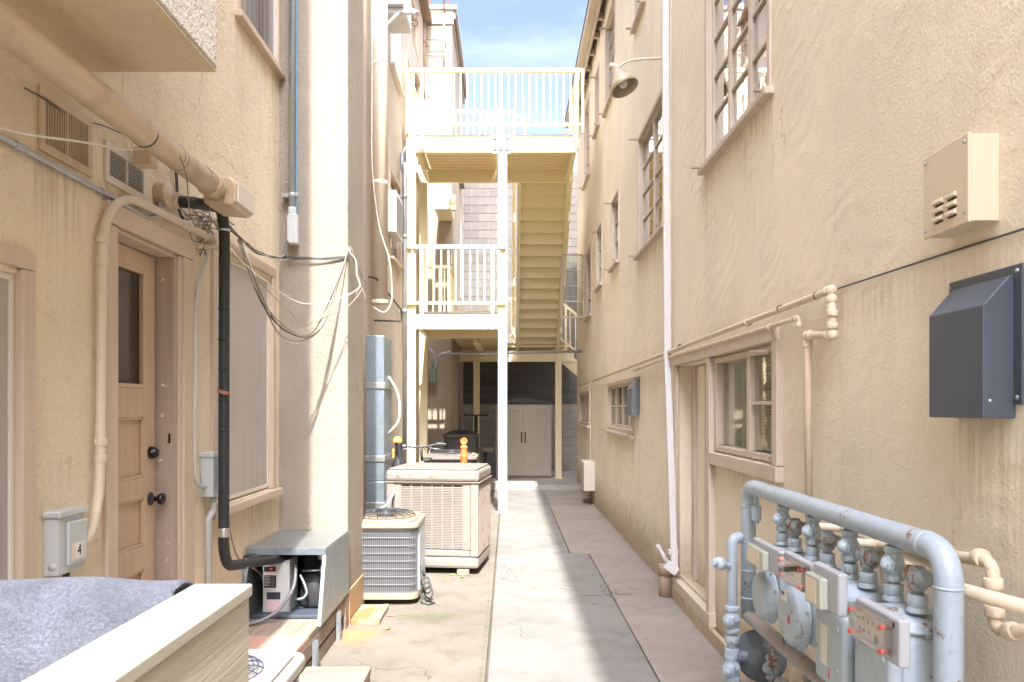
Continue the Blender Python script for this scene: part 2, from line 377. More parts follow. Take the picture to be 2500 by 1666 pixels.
def concrete(name, c, moss=0, rustat=None, stain=.5, lift=0):
    t = NT(name); big = t.noise(.9, 7, .65); med = t.noise(3.5, 8, .7)
    col = t.mix(t.ramp(big, .3, .7), mul(c, .86), mul(c, 1.1))
    col = t.mix(t.math('MULTIPLY', t.ramp(med, .48, .72), stain), col, (c[0]*.55, c[1]*.50, c[2]*.43))
    col = t.mix(t.math('MULTIPLY', t.ramp(t.noise(130, 5, .8), .52, .66), .45), col, mul(c, .6))
    v = t.node('ShaderNodeTexVoronoi', feature='DISTANCE_TO_EDGE'); v.inputs['Scale'].default_value = .9
    add = t.node('ShaderNodeVectorMath', operation='ADD'); nn = t.node('ShaderNodeTexNoise'); nn.inputs['Scale'].default_value = 3.5; nn.inputs['Detail'].default_value = 6
    t.l.new(t.geo.outputs['Position'], nn.inputs[0]); sc_ = t.node('ShaderNodeVectorMath', operation='SCALE'); sc_.inputs['Scale'].default_value = .45; t.l.new(nn.outputs['Color'], sc_.inputs[0])
    t.l.new(t.geo.outputs['Position'], add.inputs[0]); t.l.new(sc_.outputs[0], add.inputs[1]); t.l.new(add.outputs[0], v.inputs[0])
    ck = t.math('MULTIPLY', t.ramp(v.outputs['Distance'], .006, .002), t.ramp(t.noise(.8, 3), .5, .56)); col = t.mix(t.math('MULTIPLY', ck, .75), col, mul(c, .3))
    z = t.node('ShaderNodeSeparateXYZ'); t.l.new(t.geo.outputs['Position'], z.inputs[0])
    if moss:
        d = t.math('ABSOLUTE', t.math('ADD', z.outputs[0], .165)); 
        mk = t.ramp(t.math('ADD', d, t.math('MULTIPLY', t.noise(7, 6, .7), .16)), .10, .04)
        yy = t.ramp(z.outputs[1], 7.6, 6.6)
        col = t.mix(t.math('MULTIPLY', t.math('MULTIPLY', mk, yy), .85), col, (.065,.08,.028))
        # damp mossy patch beside the small condenser
        dx = t.math('MULTIPLY', t.math('ADD', z.outputs[0], .62), 2.1); dy = t.math('MULTIPLY', t.math('ADD', z.outputs[1], -6.25), 3.2)
        r = t.math('SQRT', t.math('ADD', t.math('MULTIPLY', dx, dx), t.math('MULTIPLY', dy, dy)))
        mk = t.ramp(t.math('ADD', r, t.math('MULTIPLY', t.noise(5, 6, .7), .9)), 1.15, .55)
        col = t.mix(t.math('MULTIPLY', mk, .6), col, (.10,.105,.05))
    if rustat:
        dx = t.math('MULTIPLY', t.math('ADD', z.outputs[0], -rustat[0]), 3.6); dy = t.math('MULTIPLY', t.math('ADD', z.outputs[1], -rustat[1]), 2.6)
        r = t.math('SQRT', t.math('ADD', t.math('MULTIPLY', dx, dx), t.math('MULTIPLY', dy, dy)))
        mk = t.ramp(t.math('ADD', r, t.math('MULTIPLY', t.noise(4, 5, .7), .8)), 1.25, .6)
        col = t.mix(t.math('MULTIPLY', mk, .7), col, (.50,.22,.09))
    t.col(col); t.bump(t.noise(110, 4, .7), .003); t.bump(t.noise(7, 5), .004, .5); return t.fin(.85, spec=.3)
M['slabC'] = concrete('pale_walk_concrete', (.225,.217,.20), stain=.45)
M['slabL'] = concrete('mossy_slab_concrete', (.195,.178,.148), moss=1, rustat=(-1.1, 5.75), stain=.6)
M['slabR'] = concrete('brown_side_concrete', (.29,.26,.225), stain=.35)
M['soil'] = concrete('joint_dirt', (.13,.115,.085), stain=.3)
M['plinth'] = concrete('grey_plinth', (.40,.37,.33))
def cmu(name, c):
    t = NT(name); oi = t.node('ShaderNodeObjectInfo')
    col = t.mix(oi.outputs['Random'], mul(c, .88), mul(c, 1.1)); col = t.mix(t.math('MULTIPLY', t.ramp(t.noise(3, 5), .4, .7), .3), col, mul(c, .75))
    t.col(col); t.bump(t.noise(150, 4), .002); return t.fin(.9, spec=.2)
M['cmu'] = cmu('raw_block', (.15,.138,.125)); M['cmup'] = cmu('painted_block', (.48,.43,.35)); M['mortar'] = paint('mortar', (.25,.245,.24), .9, .05, .1)
M['slabrust'] = rusty('rust_stained_pad', (.34,.285,.22), .9, .8, sc=3.2, rc=(.40,.17,.06))
M['acdirty'] = paint('dusty_top', (.21,.18,.155), .8, .12, .5)
M['hinge'] = paint('weathered_hinge', (.36,.29,.24), .7, .1, .3)
def rugm():
    t = NT('blue_grey_rug'); f = t.noise(120, 7, .8); col = t.mix(t.ramp(f, .3, .7), (.21,.235,.30), (.45,.485,.58)); col = t.mix(t.ramp(t.noise(7, 4), .35, .7, 0, .35), col, (.12,.125,.15))
    t.col(col); t.bump(f, .035); return t.fin(1, spec=.1)
M['rug'] = rugm(); M['rugband'] = paint('rug_binding', (.20,.21,.25), .8, .05, .1)
# ================================================================ GROUND
g = MB().box(-60, 60, -40, 90, -.4, -.035).build('ground', M['soil'], kind='structure')
def slab_set(name, mat, x0, x1, ys, z0=-.10, z1=0., gap=.007):
    root = None
    for i in range(len(ys)-1):
        dz = random.uniform(-.002, .002)
        b = MB().box(x0, x1-gap, ys[i], ys[i+1]-gap, z0, z1+dz)
        if root is None: root = b.build(name, mat, bev=.005, kind='structure')
        else: b.build('slab', mat, root, bev=.005)
slab_set('path', M['slabC'], -.125, .915, [-3, -.5, 1.9, 4.45, 7.0, 9.0])
slab_set('path', M['slabC'], -.125, .70, [9.0, 11.3, 13.1, 14.7, 15.9])
slab_set('pavement', M['slabR'], .915, 1.50, [-3, 9.0])
slab_set('pavement', M['slabR'], .70, 1.50, [9.0, 15.9])
slab_set('pavement', M['slabL'], -1.9, -.135, [-3, 2.0, 4.45, 7.0, 9.2, 11.3, 15.9])
MB().box(-1.9, 6, 15.9, 19.6, -.1, .10).build('pavement', M['plinth'], bev=.01, kind='structure')
MB().box(1.52, 8, 15.9, 19.6, .02, .101).build('pavement', M['plinth'], kind='structure')

# ================================================================ WALL BUILDERS
def wallX(mb, X, s, y0, y1, z0, z1, holes, dep=.14):
    """plaster face at x = X looking towards s, with real openings"""
    ys = sorted(set([y0, y1] + [h for q in holes for h in q[:2]])); zs = sorted(set([z0, z1] + [h for q in holes for h in q[2:4]]))
    ys = [y for y in ys if y0 <= y <= y1]; zs = [z for z in zs if z0 <= z <= z1]
    for i in range(len(ys)-1):
        for j in range(len(zs)-1):
            ym, zm = (ys[i]+ys[i+1])/2, (zs[j]+zs[j+1])/2
            if any(h[0] < ym < h[1] and h[2] < zm < h[3] for h in holes): continue
            mb.quad((X,ys[i],zs[j]), (X,ys[i+1],zs[j]), (X,ys[i+1],zs[j+1]), (X,ys[i],zs[j+1]))
    for (a, b, c, d) in [h[:4] for h in holes]:
        Xi = X - s*dep
        mb.quad((X,a,c),(X,b,c),(Xi,b,c),(Xi,a,c)); mb.quad((X,a,d),(X,b,d),(Xi,b,d),(Xi,a,d))
        mb.quad((X,a,c),(X,a,d),(Xi,a,d),(Xi,a,c)); mb.quad((X,b,c),(X,b,d),(Xi,b,d),(Xi,b,c))
def wbox(mb, X, s, y0, y1, z0, z1, d0, d1): mb.box(X+s*d0, X+s*d1, y0, y1, z0, z1); return mb
def window(par, X, s, y0, y1, z0, z1, cols, rows, trim, glass, back, fr=.045, sash=.03, dep=.05, sill=.035, lab=None, hinges=True, screen=False, head=True):
    """one window: frame (> sash, pane, muntin, sill, curtain)"""
    b = MB()
    wbox(b, X, s, y0, y0+fr, z0, z1, -.13, .012); wbox(b, X, s, y1-fr, y1, z0, z1, -.13, .012)
    wbox(b, X, s, y0+fr, y1-fr, z1-fr, z1, -.13, .011); wbox(b, X, s, y0+fr, y1-fr, z0, z0+fr, -.13, .009)
    w = b.build('window', trim, par, bev=.004)
    if lab: w['label'] = lab
    if sill:
        q = MB(); q.box(X-s*.02, X+s*(sill+.02), y0-.05, y1+.05, z0-.045, z0-.004); q.build('sill', trim, w, bev=.006)
    a0, a1, c0, c1 = y0+fr, y1-fr, z0+fr, z1-fr
    cw = (a1-a0)/cols
    shp = MB(); mun = MB()
    for i in range(cols):
        p, q = a0+i*cw, a0+(i+1)*cw
        for (u, v) in ((p, p+sash), (q-sash, q)): wbox(shp, X, s, u+.001, v-.001, c0, c1, -dep-.03, -dep+.02)
        for (u, v) in ((c0, c0+sash*1.3), (c1-sash, c1)): wbox(shp, X, s, p+sash, q-sash, u, v, -dep-.029, -dep+.018)
        h0, h1 = c0+sash*1.3, c1-sash; rh = (h1-h0)/rows
        for j in range(rows):
            pm = MB(); wbox(pm, X, s, p+sash, q-sash, h0+j*rh, h0+(j+1)*rh, -dep-.008, -dep-.004)
            po = pm.build('pane', glass, w)
            if j: wbox(mun, X, s, p+sash, q-sash, h0+j*rh-.010, h0+j*rh+.010, -dep-.022, -dep+.012)
    shp.build('sash', trim, w, bev=.003)
    if mun.f: mun.build('muntin', trim, w, bev=.002)
    cb = MB(); n = max(6, int((a1-a0)/.05)); pts = []
    for k in range(n+1):
        y = a0 + (a1-a0)*k/n; pts.append((X - s*(.10+.012*math.sin(k*2.1)+.006*random.random()), y))
    for k in range(n): cb.quad((pts[k][0],pts[k][1],c0),(pts[k+1][0],pts[k+1][1],c0),(pts[k+1][0],pts[k+1][1],c1),(pts[k][0],pts[k][1],c1), True)
    cb.build('curtain', back, w)
    if hinges:
        h = MB()
        for z in (z0+.0, z1-.02): h.box(X+s*.0, X+s*.11, y1-.03, y1-.005, z-.012, z+.002)
        h.box(X+s*.0, X+s*.09, y0+.005, y0+.03, z0-.010, z0+.004)
        h.build('hinge', M['hinge'], w)
    return w

# ================================================================ RIGHT BUILDING
XR = 1.46; HR = 7.63
RB = T('stucco_building', 'beige plaster building with casement windows and eave gutter behind the gas meters', 'building', (XR, 8, 0))
def RY(sx): return F*XR/(sx-CX)
def RZ(sx, sy): return EYE - (sy-CY)/F*RY(sx)
WR = [ # y0 y1 z0 z1 cols rows  glass back
 (4.42, 5.88, 3.42, 4.95, 3, 5, 'upper casement window of three lights reflecting the opposite building'),
 (7.38, 8.95, 3.35, 4.68, 2, 4, None), (10.5, 11.25, 3.60, 4.55, 1, 3, None), (12.4, 13.15, 3.59, 4.57, 1, 3, None),
 (14.0, 14.95, 3.30, 4.52, 1, 4, None), (10.85, 11.95, 6.05, 7.35, 1, 4, None), (12.75, 13.35, 6.2, 7.2, 1, 3, None),
 (14.25, 15.25, 5.85, 7.30, 2, 4, None), (8.5, 9.15, 6.0, 7.3, 1, 4, None), (9.24, 11.62, 1.33, 2.0, 4, 2, None), (14.3, 16.3, 1.32, 1.95, 4, 2, None)]
holes = [w[:4] for w in WR]
DOOR = (5.68, 6.80, .22, 2.0); WIN = (4.30, 5.62, 1.34, 2.0)
holes += [DOOR, WIN]
b = MB(); wallX(b, XR, -1, -7, 16.9, -.05, HR, holes, .14)
b.quad((XR,16.9,-.05),(XR+4,16.9,-.05),(XR+4,16.9,HR),(XR,16.9,HR))
b.build('wall', M['stuccoR'], RB)
MB().box(XR+.26, XR+4, -7, 16.85, -.05, HR-.02).build('leak_stop_core', M['dark'], RB)  # added near-black core, stops light leaking through the building
for (y0,y1,z0,z1,c,r,lab) in WR:
    window(RB, XR, -1, y0, y1, z0, z1, c, r, M['trimR'], M['glassU'] if z0 > 3 else M['glassR'], M['curtaing'] if z1 < 2.5 or y0 > 10 else M['curtain'], lab=lab, fr=.05 if c > 1 else .035)
# frieze board, gutter and rafter tails
b = MB(); b.box(XR-.012, XR+4, -7, 17.1, HR+.004, HR+.05); b.build('soffit_board', M['soff'], RB)
b = MB(); b.box(XR-.24, XR-.115, -7.1, 17.15, HR+.03, HR+.16); b.build('gutter', M['fascia'], RB, bev=.01)
MB().box(XR-.135, XR-.1, -7, 17.1, HR-.08, HR+.028).build('fascia', M['fascia'], RB)
b = MB(); b.prism([(XR-.25,-7.1,HR+.165),(XR+4.4,-7.1,HR+1.5),(XR+4.4,-7.1,HR+1.56),(XR-.25,-7.1,HR+.2)], (0,24.3,0)); b.build('roof', M['fasciaD'], RB)
rt = None
for k in range(40):
    y = 17.0-k*.61
    if rt is None: rt = MB().box(XR-.12, XR+.0, y-.05, y+.02, HR-.085, HR+.003).build('rafter_tail', M['soff'], RB); y00 = y
    else: kid(rt, RB, (0, y-y00, 0))
# pavement-level door with its board frame, and the window beside it
tr = M['trimR']
b = MB(); wbox(b, XR, -1, 4.29, 6.90, 2.005, 2.09, -.05, .05); wbox(b, XR, -1, 6.805, 6.90, .21, 2.003, -.1, .035)
wbox(b, XR, -1, 5.62, 5.70, .18, 2.003, -.1, .045); dfr = b.build('door_frame', tr, RB, bev=.005)
door = MB()
wbox(door, XR, -1, 5.70, 6.80, .22, 2.0, -.14, -.105).build('door', M['trimR'], RB)
door = kids(RB)[-1] if False else [o for o in RB.children if o.name.startswith('door') and 'frame' not in o.name][-1]
for (a, c, e, f_) in ((5.86, 5.90, -.104, -.07), (6.22, 6.25, -.104, -.08), (6.52, 6.56, -.104, -.06)):
    q = MB(); wbox(q, XR, -1, a, c, .23, 1.99, e, f_); q.build('stop_board', tr, door, bev=.003)
q = MB(); wbox(q, XR, -1, 6.25, 6.50, .23, 1.98, -.103, -.085); q.build('stile', M['stuccoR'], door)
b = MB(); b.prism([(XR+.10,5.60,.225),(XR-.03,5.60,.195),(XR-.05,5.60,.19),(XR-.05,5.60,.10),(XR+.1,5.60,.10)], (0,1.26,0)); b.build('door_sill', tr, RB, bev=.004)
b = MB(); n = 16
for k in range(n):
    y = 4.85+k*2.05/n; b.box(XR-.012, XR-.045-.006*random.random(), y, y+2.05/n, -.03, .095+.01*random.random())
b.build('footing', M['stuccoR'], RB, bev=.008)
b = MB(); wbox(b, XR, -1, 4.22, 5.618, 1.25, 1.335, -.05, .045); wbox(b, XR, -1, 4.22, 4.30, 1.337, 2.003, -.05, .040)
b.build('window_surround', tr, RB, bev=.005)
b = MB(); wbox(b, XR, -1, 4.31, 5.61, 1.345, 1.385, -.13, .01); wbox(b, XR, -1, 4.31, 5.61, 1.955, 1.995, -.13, .01)
wbox(b, XR, -1, 5.56, 5.61, 1.387, 1.953, -.13, .01); wbox(b, XR, -1, 4.31, 4.35, 1.387, 1.953, -.13, .009); wbox(b, XR, -1, 4.78, 4.84, 1.387, 1.953, -.13, .012)
w = b.build('window', tr, RB, bev=.004, label='wide low window beside the recessed door, curtain in one half and blind in the other')
q = MB(); wbox(q, XR, -1, 4.84, 5.56, 1.387, 1.953, -.05, -.045); q.build('pane', M['glassR'], w)
for (c, e) in ((1.40, 1.665), (1.685, 1.94)):
    q = MB(); wbox(q, XR, -1, 4.37, 4.765, c, e, -.02, -.015); q.build('pane', M['glassR'], w)
q = MB(); wbox(q, XR, -1, 4.36, 4.77, 1.665, 1.685, -.03, .004); q.build('muntin', tr, w, bev=.002)
q = MB(); pts = [(XR+.075+.012*math.sin(k*1.9), 4.84+k*.72/24) for k in range(25)]
for k in range(24): q.quad((pts[k][0],pts[k][1],1.387),(pts[k+1][0],pts[k+1][1],1.387),(pts[k+1][0],pts[k+1][1],1.953),(pts[k][0],pts[k][1],1.953), True)
q.build('curtain', M['curtain'], w)
sl = MB()
for k in range(26):
    z = 1.395+k*.0215; sl.quad((XR+.06,4.36,z),(XR+.06,4.77,z),(XR+.078,4.77,z+.014),(XR+.078,4.36,z+.014))
sl.build('blind', M['cloth'], w, kind='stuff')
MB().box(XR+.125, XR+.13, 4.35, 4.78, 1.38, 1.955).build('room_shade', M['dark'], w)  # near-black sheet, stands in for the unlit room behind the blind
b = MB(); b.box(XR-.13, XR-.02, 4.36, 4.385, 1.955, 1.962); b.box(XR-.13, XR-.02, 4.36, 4.385, 1.372, 1.379); b.build('hinge', M['hinge'], w)
# vertical crack cover board beside the downspout
MB().box(XR-.012, XR+.02, 7.13, 7.20, .0, HR-.05).build('joint_strip', M['stuccoR'], RB, bev=.004)
# open casement of the fifth upper window
t = MB(); yO = 14.93
x0, x1, z0, z1 = .985, 1.425, 3.32, 4.53
for (a, c) in ((x0, x0+.03), (x1-.03, x1)): t.box(a, c, yO-.02, yO+.02, z0, z1)
for (a, c) in ((z0, z0+.035), (z1-.03, z1)): t.box(x0+.03, x1-.03, yO-.019, yO+.019, a, c)
oc = t.build('open_casement', M['trimR'], RB, bev=.003)
for k in range(4):
    zz = z0+.035+k*.286
    MB().box(x0+.03, x1-.03, yO-.003, yO+.003, zz, zz+.28).build('pane', M['glass'], oc)
    if k: MB().box(x0+.03, x1-.03, yO-.012, yO+.012, zz-.009, zz+.009).build('muntin', M['white'], oc)
MB().box(x1, XR+.02, yO-.01, yO+.01, z1-.03, z1-.02).build('stay', M['rust'], oc)

# ================================================================ LEFT BUILDING
XL = -1.734; XP = -1.216; YF = 6.03; YP2 = 6.68; XLf = -1.65; YT = 15.6; XT = -1.105; HL = 9.15
LB = T('plaster_building', 'weathered cream plaster building with tan door and overhanging bay, left of the alley', 'building', (XL, 6, 0))
LD = (3.50, 4.12, .35, 2.44)
LW = [(1.90, 2.83, .95, 2.12), (4.66, 5.82, 1.06, 2.58)]
LU = (5.10, 6.0, 4.18, 6.4)
wv1 = (2.92, 3.27, 2.66, 2.88)
holes = [LD] + LW + [LU]
b = MB(); wallX(b, XL, 1, -6, YF, -.05, HL, holes, .13); b.build('wall', M['stuccoL'], LB)
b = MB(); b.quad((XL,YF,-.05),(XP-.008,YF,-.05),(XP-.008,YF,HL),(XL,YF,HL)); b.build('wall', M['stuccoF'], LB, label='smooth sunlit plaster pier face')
b = MB(); b.prism([(XP-.012,YF-.0,-.05),(XP,YF+.012,-.05),(XP,YP2,-.05),(-1.9,YP2,-.05),(-1.9,YF+.03,-.05),(XP-.012,YF+.03,-.05)], (0,0,HL+.05)); b.build('wall', M['stuccoS'], LB, label='rough grey pier side')
FW = [(11.1, 12.15, 6.45, 7.75), (11.05, 12.2, 3.75, 5.0), (12.9, 13.6, 5.2, 7.4), (13.9, 14.9, 5.75, 7.7), (12.6, 14.6, 8.0, 8.7)]
b = MB(); wallX(b, XLf, 1, YP2, YT, -.05, HL, FW, .14); b.build('wall', M['stuccoFar'], LB, label='stained rear stretch of wall')
MB().box(-6, XL-.26, -6, YF+.1, -.05, HL-.02).build('leak_stop_core', M['dark'], LB)  # added dark cores behind both wall stretches, against light leaks
MB().box(-6, XLf-.26, YF+.15, YT, -.05, HL-.02).build('leak_stop_core', M['dark'], LB)
MB().box(-6.1, XLf+.16, YP2+.05, YT-.003, HL, HL+.14).build('roof', M['fasciaD'], LB, bev=.01)
MB().box(-6.1, XL-.0, -6, YP2+.05, HL, HL+.1).build('roof', M['fasciaD'], LB)
for i, (y0,y1,z0,z1) in enumerate(FW):
    window(LB, XLf, 1, y0, y1, z0, z1, 1 if y1-y0 < 1.2 else 2, (1,1,5,3,1)[i], M['trimL'] if i else M['offwhite'], M['glassR'], M['skyglass'], hinges=False, sill=.05 if i < 4 else 0, fr=.04)
# overhanging upper storey near the camera
bxz = 3.04
MB().box(XL+.0, -1.2, -3.5, 3.29, bxz, 8.6).build('bay', M['stuccoB'], LB, bev=.015, label='overhanging lace-textured upper bay')
MB().box(XL+.005, -1.204, -3.49, 3.286, bxz-.006, bxz-.001).build('soffit', M['stuccoU'], LB)
# stair tower at the rear
b = MB(); b.box(-1.9, XT, YT, 19.6, -.05, 9.15); b.build('tower_wall', M['tower'], LB)
b = MB(); b.box(-1.92, XT+.03, YT-.035, 19.7, 9.152, 9.42); b.build('tower_fascia', M['fascia'], LB)
b = MB(); b.box(-1.95, XT+.10, YT-.09, 19.7, 9.423, 9.50); b.build('tower_gravel_stop', M['white'], LB)
b = MB(); b.box(XT+.03, XT+.075, YT-.03, 19.6, 9.25, 9.42); b.build('gutter', M['fasciaD'], LB)
MB().box(XT+.0, XT+.012, 18.4, 19.2, 4.2, 6.3).build('shutter', M['stuccoFar'], LB)
b = MB(); b.box(XT, XT+.09, 17.75, 18.5, 6.72, 6.77).build('ledge', M['fasciaD'], LB)
# ---- door
t = M['trimL']
b = MB()
wbox(b, XL, 1, 3.40, 3.50, .33, 2.442, -.12, .022); wbox(b, XL, 1, 4.19, 4.33, .33, 2.442, -.02, .030)
wbox(b, XL, 1, 3.40, 4.33, 2.445, 2.54, -.12, .030); wbox(b, XL, 1, 4.155, 4.19, .33, 2.442, -.03, .018)
fr = b.build('door_frame', t, LB, bev=.006)
b = MB(); wbox(b, XL, 1, 4.112, 4.154, .33, 2.442, -.12, .008); b.build('jamb', M['jambL'], fr, bev=.003)
b = MB(); wbox(b, XL, 1, 3.50, 4.112, 2.425, 2.442, -.12, .006); b.build('head_stop', t, fr, bev=.003)
strk = MB(); wbox(strk, XL, 1, 4.106, 4.111, 1.465, 1.515, -.02, -.010); strk.build('strike_plate', M['blackgloss'], fr)
dm = M['doorL']; D0, D1 = -.125, -.085
b = MB(); Yd0, Yd1 = 3.50, 4.10
def dbox(a, c, z, e, d1=D1): wbox(b, XL, 1, a, c, z, e, D0, d1)
dbox(Yd0, 3.56, .35, 2.42); dbox(3.985, Yd1, .35, 2.42); dbox(3.56, 3.985, 2.33, 2.42)
for (z, e) in ((1.60, 1.745), (1.20, 1.30), (.84, .96), (.35, .58)): dbox(3.56, 3.985, z, e)
door = b.build('door', dm, LB, bev=.004)
for (z, e) in ((1.30, 1.60), (.96, 1.20), (.58, .84)):
    q = MB(); wbox(q, XL, 1, 3.56, 3.985, z, e, -.122, -.108); q.build('panel', dm, door)
    q = MB()
    for (a, c, zz, ee) in ((3.56,3.985,z,z+.012),(3.56,3.985,e-.012,e),(3.973,3.985,z+.012,e-.012),(3.56,3.572,z+.012,e-.012)): wbox(q, XL, 1, a, c, zz, ee, -.107, -.09)
    q.build('moulding', dm, door, bev=.003)
q = MB(); wbox(q, XL, 1, 3.56, 3.985, 1.745, 2.33, -.115, -.108); q.build('pane', M['glassD'], door)
q = MB()
for (a, c, zz, ee) in ((3.56,3.985,1.745,1.765),(3.56,3.985,2.312,2.33),(3.967,3.985,1.765,2.312)): wbox(q, XL, 1, a, c, zz, ee, -.107, -.083)
q.build('glazing_bead', dm, door, bev=.003)
kx = XL+D1
q = MB(); q.lathe((kx, 4.045, 1.42), (1,0,0), [(0,.033),(.018,.03),(.034,.022),(.038,.02),(.038,.001)], 24); q.build('deadbolt', M['blackgloss'], door)
q = MB(); q.lathe((kx, 4.045, 1.185), (1,0,0), [(0,.034),(.006,.033),(.012,.014),(.035,.012),(.042,.024),(.055,.031),(.068,.028),(.074,.015),(.075,.001)], 24); q.build('knob', M['blackgloss'], door)
# ---- windows of the near wall: screened sashes
for (y0,y1,z0,z1) in LW:
    b = MB()
    wbox(b, XL, 1, y0-.03, y0+.02, z0-.0, z1+.02, -.12, .022); wbox(b, XL, 1, y1-.02, y1+.06, z0, z1+.02, -.12, .022)
    wbox(b, XL, 1, y0-.03, y1+.06, z1+.021, z1+.09, -.12, .024)
    w = b.build('window', t, LB, bev=.006)
    q = MB(); wbox(q, XL, 1, y0-.08, y1+.10, z0-.06, z0-.003, -.03, .06); q.build('sill', t, w, bev=.008)
    q = MB(); f2 = .024
    wbox(q, XL, 1, y0+.021, y0+.02+f2, z0+.01, z1, -.03, -.008); wbox(q, XL, 1, y1-.02-f2, y1-.021, z0+.01, z1, -.03, -.008)
    wbox(q, XL, 1, y0+.02+f2, y1-.02-f2, z0+.01, z0+.01+f2, -.03, -.009); wbox(q, XL, 1, y0+.02+f2, y1-.02-f2, z1-f2, z1, -.03, -.009)
    q.build('screen_frame', M['offwhite'], w, bev=.003)
    q = MB(); wbox(q, XL, 1, y0+.04, y1-.04, z0+.03, z1-.02, -.022, -.018); q.build('screen', M['screen'], w)
(y0,y1,z0,z1) = LU
b = MB(); wbox(b, XL, 1, y0-.03, y0+.02, z0, z1, -.12, .015); wbox(b, XL, 1, y1-.04, y1+.015, z0, z1, -.12, .015); w = b.build('window', t, LB, bev=.004, label='tall upper screened window beside the grey conduit')
q = MB(); wbox(q, XL, 1, y0-.06, y1+.02, z0-.05, z0-.003, -.03, .05); q.build('sill', t, w, bev=.006)
q = MB(); wbox(q, XL, 1, y0+.021, y0+.035, z0+.01, z1, -.03, -.005); wbox(q, XL, 1, y1-.055, y1-.041, z0+.01, z1, -.03, -.005); wbox(q, XL, 1, y0+.035, y1-.055, z0+.01, z0+.025, -.03, -.006)
q.build('screen_frame', M['white'], w)
q = MB(); wbox(q, XL, 1, y0+.03, y1-.045, z0+.02, z1, -.022, -.018); q.build('pane', M['skyglass'], w)
# tan flashing on the pier foot
b = MB(); b.box(XP-.0, XP+.012, YF+.02, YP2-.01, 0, .26); b.build('flashing', M['tan'], LB)

# ================================================================ REAR BLOCK WALL (concrete blocks counted one by one where they show)
CWY = 19.5
CW = T('block_wall', 'concrete block wall closing the far end of the alley, painted beige at its foot', 'wall', (0, CWY, 0))
MB().box(-4, 8, CWY+.01, CWY+.2, -.05, 7.9).build('mortar', M['mortar'], CW)
bw, bh = .405, .2032
pr = {}
def blk(x0, z0, w, mat, key):
    if key not in pr:
        pr[key] = (MB().box(x0+.006, x0+w-.006, CWY-.002+random.uniform(0,.003), CWY+.05, z0+.006, z0+bh-.006).build('block', mat, CW), x0, z0)
    else:
        o, xx, zz = pr[key]; kid(o, CW, (x0-xx, random.uniform(-.002, .002), z0-zz))
rows = 36; cnt = 0
for r in range(rows):
    z = .1 + r*bh; off = (r % 2)*bw/2
    for c in range(8):
        x = -1.10 - off + c*bw
        if x + bw < -1.2 or x > 1.98: continue
        p = r < 8
        blk(x, z, bw, M['cmup'] if p else M['cmu'], 'p' if p else 'r'); cnt += 1
st = MB()
for r in range(rows):
    z = .1 + r*bh; off = (r % 2)*bw/2; x = -1.10 - off + 8*bw
    while x < 5:
        st.box(x+.006, x+bw-.006, CWY-.001, CWY+.05, z+.006, z+bh-.006); x += bw
st.build('block_field', M['cmu'], CW, kind='stuff')
MB().box(-1.1, 1.5, CWY-.05, CWY-.003, .1, .26).build('foot', M['plinth'], CW)
# ================================================================ STEEL STAIRCASE
S1, S2, S3 = 12.4, 14.05, 17.6
ST = T('steel_staircase', 'cream painted steel staircase with two landings, posts and railings spanning the alley', 'staircase', (0, S1, 0))
cs = M['steel']
def post(x0, x1, y, z0, z1, plate=False):
    b = MB().box(x0, x1, y, y+.14, z0, z1); o = b.build('post', cs, ST, bev=.008)
    if plate: MB().box(x0-.04, x1+.04, y-.03, y+.17, z0, z0+.012).build('base_plate', cs, o)
    return o
ZU, ZM = 5.90, 3.13
post(-1.588, -1.448, S1, .0, 5.97, True); post(-.16, -.02, S1, 0., 5.66, True)
post(-1.575, -1.435, S2, 0., 5.62, True); post(-.775, -.635, S3, .1, 2.66, True); post(1.02, 1.16, S3-.3, .1, 2.78, True)
def beam(x0, x1, y0, y1, z0, z1, lip=True):
    b = MB()
    if x1-x0 > y1-y0:   # channel along X, web on the near side
        b.box(x0, x1, y0, y0+.02, z0, z1); b.box(x0, x1, y0+.02, y1, z1-.02, z1); b.box(x0, x1, y0+.02, y1, z0, z0+.02)
    else:
        b.box(x0, x0+.02, y0, y1, z0, z1); b.box(x0+.02, x1, y0, y1, z1-.02, z1); b.box(x0+.02, x1, y0, y1, z0, z0+.02)
    return b.build('beam', cs, ST, bev=.004)
def deck(x0, x1, y0, y1, z):
    b = MB(); n = max(3, int((y1-y0)/.15)); p = (y1-y0)/n; pr_ = []
    for k in range(n):
        a = y0+k*p; pr_ += [(a, z-.075), (a+p*.45, z-.075), (a+p*.55, z-.03), (a+p*.95, z-.03)]
    pr_.append((y1, z-.075))
    b.prism([(x0, y, zz) for (y, zz) in pr_] + [(x0, y1, z-.012), (x0, y0, z-.012)], (x1-x0, 0, 0))
    o = b.build('deck_pan', M['deckpan'], ST)
    MB().box(x0-.02, x1+.02, y0-.03, y1+.03, z-.010, z+.03).build('deck_topping', M['plinth'], ST, bev=.004)
